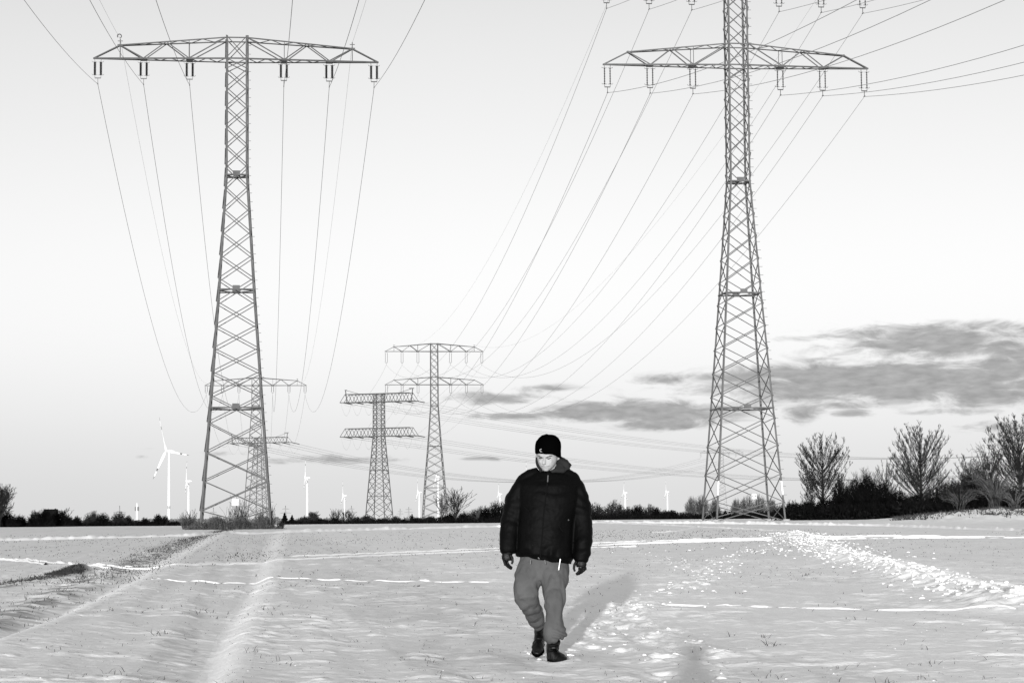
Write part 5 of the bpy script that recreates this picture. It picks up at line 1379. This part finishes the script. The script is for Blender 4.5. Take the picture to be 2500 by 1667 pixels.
limb2(jk, [(1293, 1172, .03, 20), (1279, 1188, .03, 26.5), (1264, 1215, .02, 28), (1255, 1245, .01, 27.5), (1248, 1275, .0, 25.5), (1242, 1300, -.03, 23), (1240, 1325, -.06, 21.5), (1240, 1343, -.08, 19.5), (1240.5, 1352, -.09, 15.5)], .95)
limb2(jk, [(1390, 1174, .03, 20), (1403, 1190, .03, 26.5), (1411, 1215, .02, 27), (1417, 1245, .01, 27), (1421, 1275, .0, 25.5), (1424, 1300, -.03, 23.5), (1424, 1325, -.06, 22.5), (1422, 1350, -.08, 21), (1419, 1364, -.09, 18.5), (1418, 1371, -.095, 15.5)], .95)
def jfold(p):
    z = p.z; x = p.x
    d = 0
    # rings of puckers on the sleeves and over the waistband
    if abs(x) > .22 or z < .95:
        d += .0028 * math.sin(z * 55 + 9 * mnoise.noise(Vector((x * 4, p.y * 4, z * 3))))
    hemz = P(1328, 1352).z
    if abs(x + .03) < .24: d += .008 * math.sin((x * 46) + 3 * mnoise.noise(Vector((x * 7, 1, z * 5)))) * math.exp(-((z - hemz) / .05) ** 2)
    d += .007 * mnoise.noise(Vector((x * 5 + 3, p.y * 5, z * 7)))
    return d
jacket = solid('jacket', jk, MT['jacket'], man, .0085, 3, wr=[(.006, 7, 9), (.002, 22, 26)], origin=PO, fold=jfold)
def jfront(px, py, out=.012):
    for (y0, c0, h0, d0, o0), (y1, c1, h1, d1, o1) in zip(TJ[:-1], TJ[1:]):
        if y0 <= py <= y1:
            t = (py - y0) / (y1 - y0); k = max(-.95, min(.95, (px - (c0 + (c1 - c0) * t)) / (h0 + (h1 - h0) * t))); dep = d0 + (d1 - d0) * t
            return P(px, py, o0 + (o1 - o0) * t - dep * math.sqrt(1 - k * k) ** .86 - out)
mb = MB(); zp = [(1338, 1152), (1337, 1175), (1333, 1205), (1329, 1235), (1326, 1265), (1324, 1300), (1321, 1335), (1318, 1365)]
for a, b in zip(zp[:-1], zp[1:]): mb.beam(jfront(*a), jfront(*b), .010, .010)
o = mb.build('zip', MT['zip'], jacket); o.location = -PO
mb = MB(); mb.beam(jfront(1338, 1160, .02), jfront(1337, 1176, .022), .009, .005); o = mb.build('zip_pull', MT['steel_light'], jacket); o.location = -PO
mb = MB(); mb.beam(jfront(1314, 1360, .015), jfront(1317, 1364, .018), .012, .008); o = mb.build('zip_slider', MT['steel_light'], jacket); o.location = -PO
for a, b in (((1280, 1237), (1293, 1248)), ((1374, 1298), (1364, 1284))):
    mb = MB(); mb.beam(jfront(*a, .014), jfront(*b, .014), .007, .006); o = mb.build('pocket_zip', MT['zip'], jacket); o.location = -PO
mb = MB(); mb.tube([jfront(1388, 1268, .008), jfront(1388, 1270, .012)], .006, 6); o = mb.build('press_stud', MT['steel_light'], jacket); o.location = -PO
# --- trousers
tr_ = MB()
limb2(tr_, [(1328, 1352, .02, 58), (1328, 1372, .02, 61), (1327, 1395, .02, 64), (1325, 1415, .02, 62)], .52, 28)
limb2(tr_, [(1298, 1380, .02, 33), (1289, 1408, .0, 35.5), (1286, 1435, -.02, 31.5), (1288, 1455, -.06, 29), (1293, 1470, -.02, 26), (1301, 1490, .08, 24), (1308, 1508, .18, 21.5), (1315, 1524, .27, 17.5), (1317, 1530, .3, 14)], .95, 22)
limb2(tr_, [(1356, 1380, .02, 33), (1354, 1410, -.04, 32.5), (1353, 1440, -.10, 29), (1352, 1470, -.17, 25), (1351, 1495, -.19, 22), (1352, 1515, -.2, 23), (1353, 1533, -.2, 26), (1354, 1548, -.2, 28), (1355, 1557, -.2, 26), (1358, 1565, -.2, 18)], .95, 22)
def tfold(p):
    z = p.z; d = .010 * mnoise.noise(Vector((p.x * 6 + 7, p.y * 6, z * 5)))
    zc = P(1353, 1545).z
    if p.x > .02: d += .007 * math.sin((z + p.x * .35) * 130 + 5 * mnoise.noise(Vector((p.x * 9, p.y * 5, 2)))) * math.exp(-((z - zc) / .07) ** 2)
    zk = P(1290, 1478).z
    if p.x < .0: d += .004 * math.sin((z - p.x * .4) * 80 + 6 * mnoise.noise(Vector((p.x * 9, p.y * 5, 3)))) * math.exp(-((z - zk) / .06) ** 2)
    return d
trz = solid('trousers', tr_, MT['trousers'], man, .0085, 4, wr=[(.014, 8, 3.2), (.005, 20, 12)], origin=PO, fold=tfold)
def tfront(px, py, dy): return P(px, py, dy)
mb = MB(); a, b = P(1368, 1364, -.175), P(1364.5, 1386, -.185); mb.beam(a, b, .017, .008); mb.beam(b, P(1364, 1391, -.187), .022, .008); o = mb.build('drawstring', MT['bright'], trz); o.location = -PO
for px_, w_ in ((1295.5, .010), (1330, .022)):
    mb = MB(); mb.beam(P(px_, 1366, -.165), P(px_ + (0 if w_ < .02 else 2), 1376, -.165), w_, .006); o = mb.build('drawstring', grey('pale_cotton', .14, .8), trz); o.location = -PO
# --- gloves: palm, four bent fingers of different lengths and a thumb
def glove(wr_, palm, fingers, thumb):
    g = MB()
    limb2(g, [wr_, (palm[0], (wr_[1] + palm[1]) / 2, palm[2], palm[3] * .92), palm, (palm[0], palm[1] + 7, palm[2], palm[3] * .85)], .62)
    for ch in fingers: limb2(g, ch, 1.0, 10)
    limb2(g, thumb, 1.0, 10)
    return solid('glove', g, MT['leather'], man, .0042, 2, origin=PO)
glove((1240, 1347, -.09, 12.5), (1238, 1361, -.10, 13.5),
      [[(1230, 1367, -.13, 3.4), (1233, 1376, -.14, 3.3), (1240, 1383, -.13, 3.1), (1248, 1388.5, -.12, 2.6)],
       [(1234, 1367, -.115, 3.4), (1236, 1377, -.12, 3.3), (1243, 1384, -.11, 3.1), (1250, 1388, -.10, 2.6)],
       [(1237, 1367, -.085, 3.3), (1240, 1376, -.09, 3.2), (1245, 1382, -.08, 3.0), (1250.5, 1385, -.07, 2.5)],
       [(1232, 1366, -.07, 3.0), (1236, 1373, -.07, 2.9), (1241, 1379, -.06, 2.7), (1245, 1382, -.05, 2.2)]],
      [(1246, 1354, -.12, 4.0), (1250.5, 1362, -.13, 3.6), (1251.5, 1370, -.13, 3.2), (1249.5, 1376.5, -.13, 2.6)])
glove((1418, 1366, -.095, 12.5), (1419, 1377, -.10, 13.5),
      [[(1414, 1385, -.14, 3.4), (1415, 1392, -.15, 3.3), (1411, 1398, -.145, 3.0), (1405.5, 1400, -.14, 2.6)],
       [(1419, 1386, -.13, 3.4), (1420, 1394, -.14, 3.3), (1414, 1400, -.13, 3.1), (1407, 1402, -.12, 2.6)],
       [(1424, 1385, -.10, 3.4), (1425, 1392, -.11, 3.2), (1419, 1397.5, -.10, 3.0), (1413, 1400, -.09, 2.5)],
       [(1428.5, 1383, -.08, 3.1), (1430, 1388, -.08, 2.9), (1425, 1393, -.07, 2.7), (1420, 1396, -.06, 2.3)]],
      [(1408, 1370, -.12, 4.0), (1402.5, 1378, -.13, 3.6), (1401, 1387, -.135, 3.2), (1403.5, 1394.5, -.135, 2.6)])
# --- boots
gz = lambda y_: gh(PO.x, y_)
def boot(shaft, heel, toe, hw):
    b = MB(); limb2(b, shaft, 1.1, 14)
    h, t = Vector(heel), Vector(toe); d = (t - h); n_ = 8
    rings = []
    for i in range(n_ + 1):
        q = i / n_; c = h.lerp(t, q); w_ = hw * [.62, .85, .88, .82, .92, 1.05, 1.05, .85, .4][i]; hh = [.035, .06, .066, .058, .050, .045, .040, .033, .015][i]
        sd = Vector((d.y, -d.x, 0)).normalized(); rings.append((c + Vector((0, 0, hh)), sd * w_, Vector((0, 0, hh))))
    loft(b, rings, 16)
    bo = solid('boot', b, MT['boot'], man, .007, 3, wr=[(.004, 30, 30)], origin=PO)
    s = MB(); rings = []
    for i in range(n_ + 1):
        q = i / n_; c = h.lerp(t, q); w_ = hw * 1.07 * [.62, .85, .86, .80, .92, 1.05, 1.05, .85, .42][i]; sd = Vector((d.y, -d.x, 0)).normalized(); rings.append((c + Vector((0, 0, .004)), sd * w_, Vector((0, 0, .014))))
    loft(s, rings, 14); so = s.build('sole', MT['knit'], bo); so.location = -PO
    return bo
g1 = P(1342, 1606, -.16); z1 = gz(PY - .3)
boot([(1353, 1560, -.2, 15), (1350, 1575, -.18, 16), (1348, 1590, -.17, 15), (1347, 1600, -.16, 13)], (g1.x, PY - .12, z1 + .004), (P(1379, 1606, -.42).x, PY - .42, z1 + .004), .047)
g2 = P(1316, 1590, .40); z2 = gz(PY + .4)
boot([(1317, 1524, .27, 13.5), (1317, 1540, .36, 13), (1317, 1558, .44, 14), (1316, 1570, .47, 13)], (g2.x + .01, PY + .50, z2 + .10), (g2.x - .02, PY + .24, z2 + .008), .048)
mb = MB(); q = P(1353, 1577, -.27)
mb.tube([q, q + Vector((.028, -.01, .008)), q + Vector((.036, -.01, -.018)), q + Vector((.02, -.012, -.038)), q + Vector((.004, -.01, -.018))], .003, 5)
for k in range(4): a = P(1343, 1572 + k * 6, -.255 - .01 * k); mb.beam(a, a + Vector((.045, 0, .006 * (1 if k % 2 else -1))), .005)
o = mb.build('bootlace', MT['knit'], man); o.location = -PO

# --- the photographer, kneeling behind the camera: his soft shadow falls on the snow at the lower right
ph = empty('person', Vector((.08, -.45, 0)), 'kneeling photographer in dark clothes behind the viewpoint, whose soft shadow lies on the snow', 'person')
b = MB()
def T(pts, dep=1.0):
    V = [Vector(p[:3]) for p in pts]; R_ = [(p[3], p[3] * dep) for p in pts]; b.tube(V, R_, 14, True, flat=(0, 1, 0))
T([(0, .05, 1.37, .03), (0, .05, 1.34, .075), (0, .05, 1.27, .095), (0, .05, 1.20, .09), (0, .07, 1.13, .06), (0, .04, 1.07, .055)])
T([(0, .0, 1.08, .07), (0, -.02, 1.02, .20), (0, -.04, .93, .22), (0, -.06, .75, .19), (0, -.06, .58, .19), (0, -.05, .48, .18)], .62)
for s in (-1, 1):
    T([(s * .19, -.02, 1.0, .07), (s * .27, .08, .83, .055), (s * .15, .26, .98, .045), (s * .07, .33, 1.10, .038), (s * .05, .36, 1.14, .03)])
    for k in range(4): T([(s * (.07 - .012 * k), .35, 1.10 + .02 * k, .011), (s * (.03 - .004 * k), .38, 1.10 + .02 * k, .009)])
T([(-.10, -.05, .5, .10), (-.16, .32, .50, .08), (-.16, .36, .46, .07), (-.16, .33, .10, .05), (-.16, .45, .04, .045)])
T([(.10, -.05, .5, .10), (.12, .12, .14, .08), (.12, .08, .08, .06), (.12, -.35, .06, .05), (.12, -.48, .05, .04)])
solid('body', b, MT['jacket'], ph, .014, 4)


# ------------------------------------------------------------------ light and sky
SUN_EL, SUN_AZ = math.radians(3.7), math.radians(4.2)     # light travels towards +Y, drifting right
sun_d = bpy.data.lights.new('sun', 'SUN'); sun_d.energy = 5.0; sun_d.angle = math.radians(0.53); sun_d.color = (1, 1, 1)
sun = bpy.data.objects.new('sun', sun_d); C.objects.link(sun)
dirv = Vector((math.sin(SUN_AZ) * math.cos(SUN_EL), math.cos(SUN_AZ) * math.cos(SUN_EL), -math.sin(SUN_EL)))
sun.rotation_euler = dirv.to_track_quat('-Z', 'Y').to_euler(); sun.location = (-20, -200, 40)

w = bpy.data.worlds.new('World'); sc.world = w; w.use_nodes = True
nt = w.node_tree; nt.nodes.clear(); N = nt.nodes.new; L = nt.links.new
def math_n(op, a, b=None, c=None, clamp=False):
    n = N('ShaderNodeMath'); n.operation = op; n.use_clamp = clamp
    for i, v in enumerate((a, b, c)):
        if v is None: continue
        if isinstance(v, (int, float)): n.inputs[i].default_value = v
        else: L(v, n.inputs[i])
    return n.outputs[0]
tc = N('ShaderNodeTexCoord'); sx = N('ShaderNodeSeparateXYZ'); L(tc.outputs['Generated'], sx.inputs[0])
X_, Y_, Z_ = sx.outputs
az = math_n('ARCTAN2', X_, Y_); el = math_n('ARCSINE', Z_)
u = math_n('MULTIPLY_ADD', az, 5500.0, 1250.0); v = math_n('MULTIPLY_ADD', el, -5500.0, 1264.0)
sky = N('ShaderNodeTexSky'); sky.sky_type = 'NISHITA'; sky.sun_disc = False; sky.sun_elevation = SUN_EL; sky.sun_rotation = math.pi + SUN_AZ
bw = N('ShaderNodeRGBToBW'); L(sky.outputs[0], bw.inputs[0])
# thin white winter haze: brightness against elevation (degrees / 90)
ramp = N('ShaderNodeValToRGB'); cr = ramp.color_ramp; cr.interpolation = 'B_SPLINE'
stops = [(0, .70), (1.2, .73), (2.6, .81), (4.5, .92), (6.5, .93), (8.5, .88), (10.5, .82), (12.5, .77), (15, .66), (22, .54), (40, .43), (90, .37)]
while len(cr.elements) < len(stops): cr.elements.new(.5)
for e_, (d_, val) in zip(cr.elements, stops): e_.position = d_ / 90; e_.color = (val, val, val, 1)
eln = math_n('DIVIDE', math_n('MAXIMUM', el, 0.0), math.pi / 2); L(eln, ramp.inputs[0])
bwr = N('ShaderNodeRGBToBW'); L(ramp.outputs[0], bwr.inputs[0])
skyv = math_n('MULTIPLY_ADD', bw.outputs[0], 0.02, bwr.outputs[0])
# a little darker towards the left
side = N('ShaderNodeMapRange'); side.inputs[1].default_value = -200; side.inputs[2].default_value = 1100; side.inputs[3].default_value = .955; side.inputs[4].default_value = 1.0; L(u, side.inputs[0])
skyv = math_n('MULTIPLY', skyv, side.outputs[0])
# clouds: banks of flat stratocumulus over the horizon
vp = v
cl = [(2140, 935, 450, 52, 1.15), (2290, 845, 290, 48, .95), (2480, 900, 150, 60, .9), (2400, 965, 210, 36, 1.0), (1576, 1008, 290, 34, 1.0), (1606, 1036, 150, 18, .8), (1618, 930, 90, 16, .7), (1790, 925, 150, 22, .85),
      (1219, 973, 160, 18, .7), (1240, 1016, 130, 11, .65), (1955, 1010, 52, 26, .85), (2060, 991, 110, 13, .6), (2075, 1012, 60, 12, .6), (2320, 1010, 150, 13, .5), (2425, 1047, 110, 16, .6), (1320, 950, 160, 14, .5),
      (800, 1122, 200, 13, .62), (560, 1110, 80, 8, .42), (350, 1117, 22, 7, .42), (380, 1098, 40, 6, .34), (2000, 830, 180, 13, .5), (2150, 1130, 120, 8, .3), (1180, 1120, 80, 8, .4)]
tot = None
for (cx_, cy_, rx_, ry_, amp) in cl:
    a = math_n('MULTIPLY', math_n('SUBTRACT', u, float(cx_)), 1.0 / rx_); b = math_n('MULTIPLY', math_n('SUBTRACT', vp, float(cy_ + .0075 * (cx_ - 1250))), 1.0 / ry_)
    r2n = math_n('MULTIPLY_ADD', a, a, math_n('MULTIPLY', b, b))
    g = math_n('MULTIPLY', math_n('EXPONENT', math_n('MULTIPLY', r2n, -1.0)), float(amp))
    tot = g if tot is None else math_n('MAXIMUM', tot, g)
cv = N('ShaderNodeCombineXYZ'); L(math_n('MULTIPLY', u, 1 / 112.0), cv.inputs[0]); L(math_n('MULTIPLY', v, 1 / 32.0), cv.inputs[1])
nz = N('ShaderNodeTexNoise'); nz.inputs['Scale'].default_value = 1.0; nz.inputs['Detail'].default_value = 7; nz.inputs['Roughness'].default_value = .62; nz.inputs['Distortion'].default_value = .5; L(cv.outputs[0], nz.inputs['Vector'])
dn = math_n('ADD', tot, math_n('MULTIPLY', math_n('SUBTRACT', nz.outputs['Fac'], .5), 1.7))
mr = N('ShaderNodeMapRange'); mr.interpolation_type = 'SMOOTHSTEP'; mr.inputs[1].default_value = .18; mr.inputs[2].default_value = .80; L(dn, mr.inputs[0])
gate = N('ShaderNodeMapRange'); gate.inputs[1].default_value = .08; gate.inputs[2].default_value = .3; L(tot, gate.inputs[0])
# only in front; elsewhere a sparse scatter of the same clouds at low elevation
dens = math_n('MULTIPLY', math_n('MULTIPLY', mr.outputs[0], gate.outputs[0]), .92)
n3 = N('ShaderNodeTexNoise'); n3.inputs['Scale'].default_value = 2.4; n3.inputs['Detail'].default_value = 5; L(cv.outputs[0], n3.inputs['Vector'])
cval = N('ShaderNodeMapRange'); cval.inputs[1].default_value = .3; cval.inputs[2].default_value = .7; cval.inputs[3].default_value = .30; cval.inputs[4].default_value = .46; L(n3.outputs['Fac'], cval.inputs[0])
mixv = math_n('ADD', math_n('MULTIPLY', skyv, math_n('SUBTRACT', 1.0, dens)), math_n('MULTIPLY', cval.outputs[0], dens))
cc = N('ShaderNodeCombineColor'); [L(mixv, cc.inputs[i]) for i in range(3)]
bg = N('ShaderNodeBackground'); bg.inputs['Strength'].default_value = 1.0; L(cc.outputs[0], bg.inputs['Color'])
wo = N('ShaderNodeOutputWorld'); L(bg.outputs[0], wo.inputs[0])
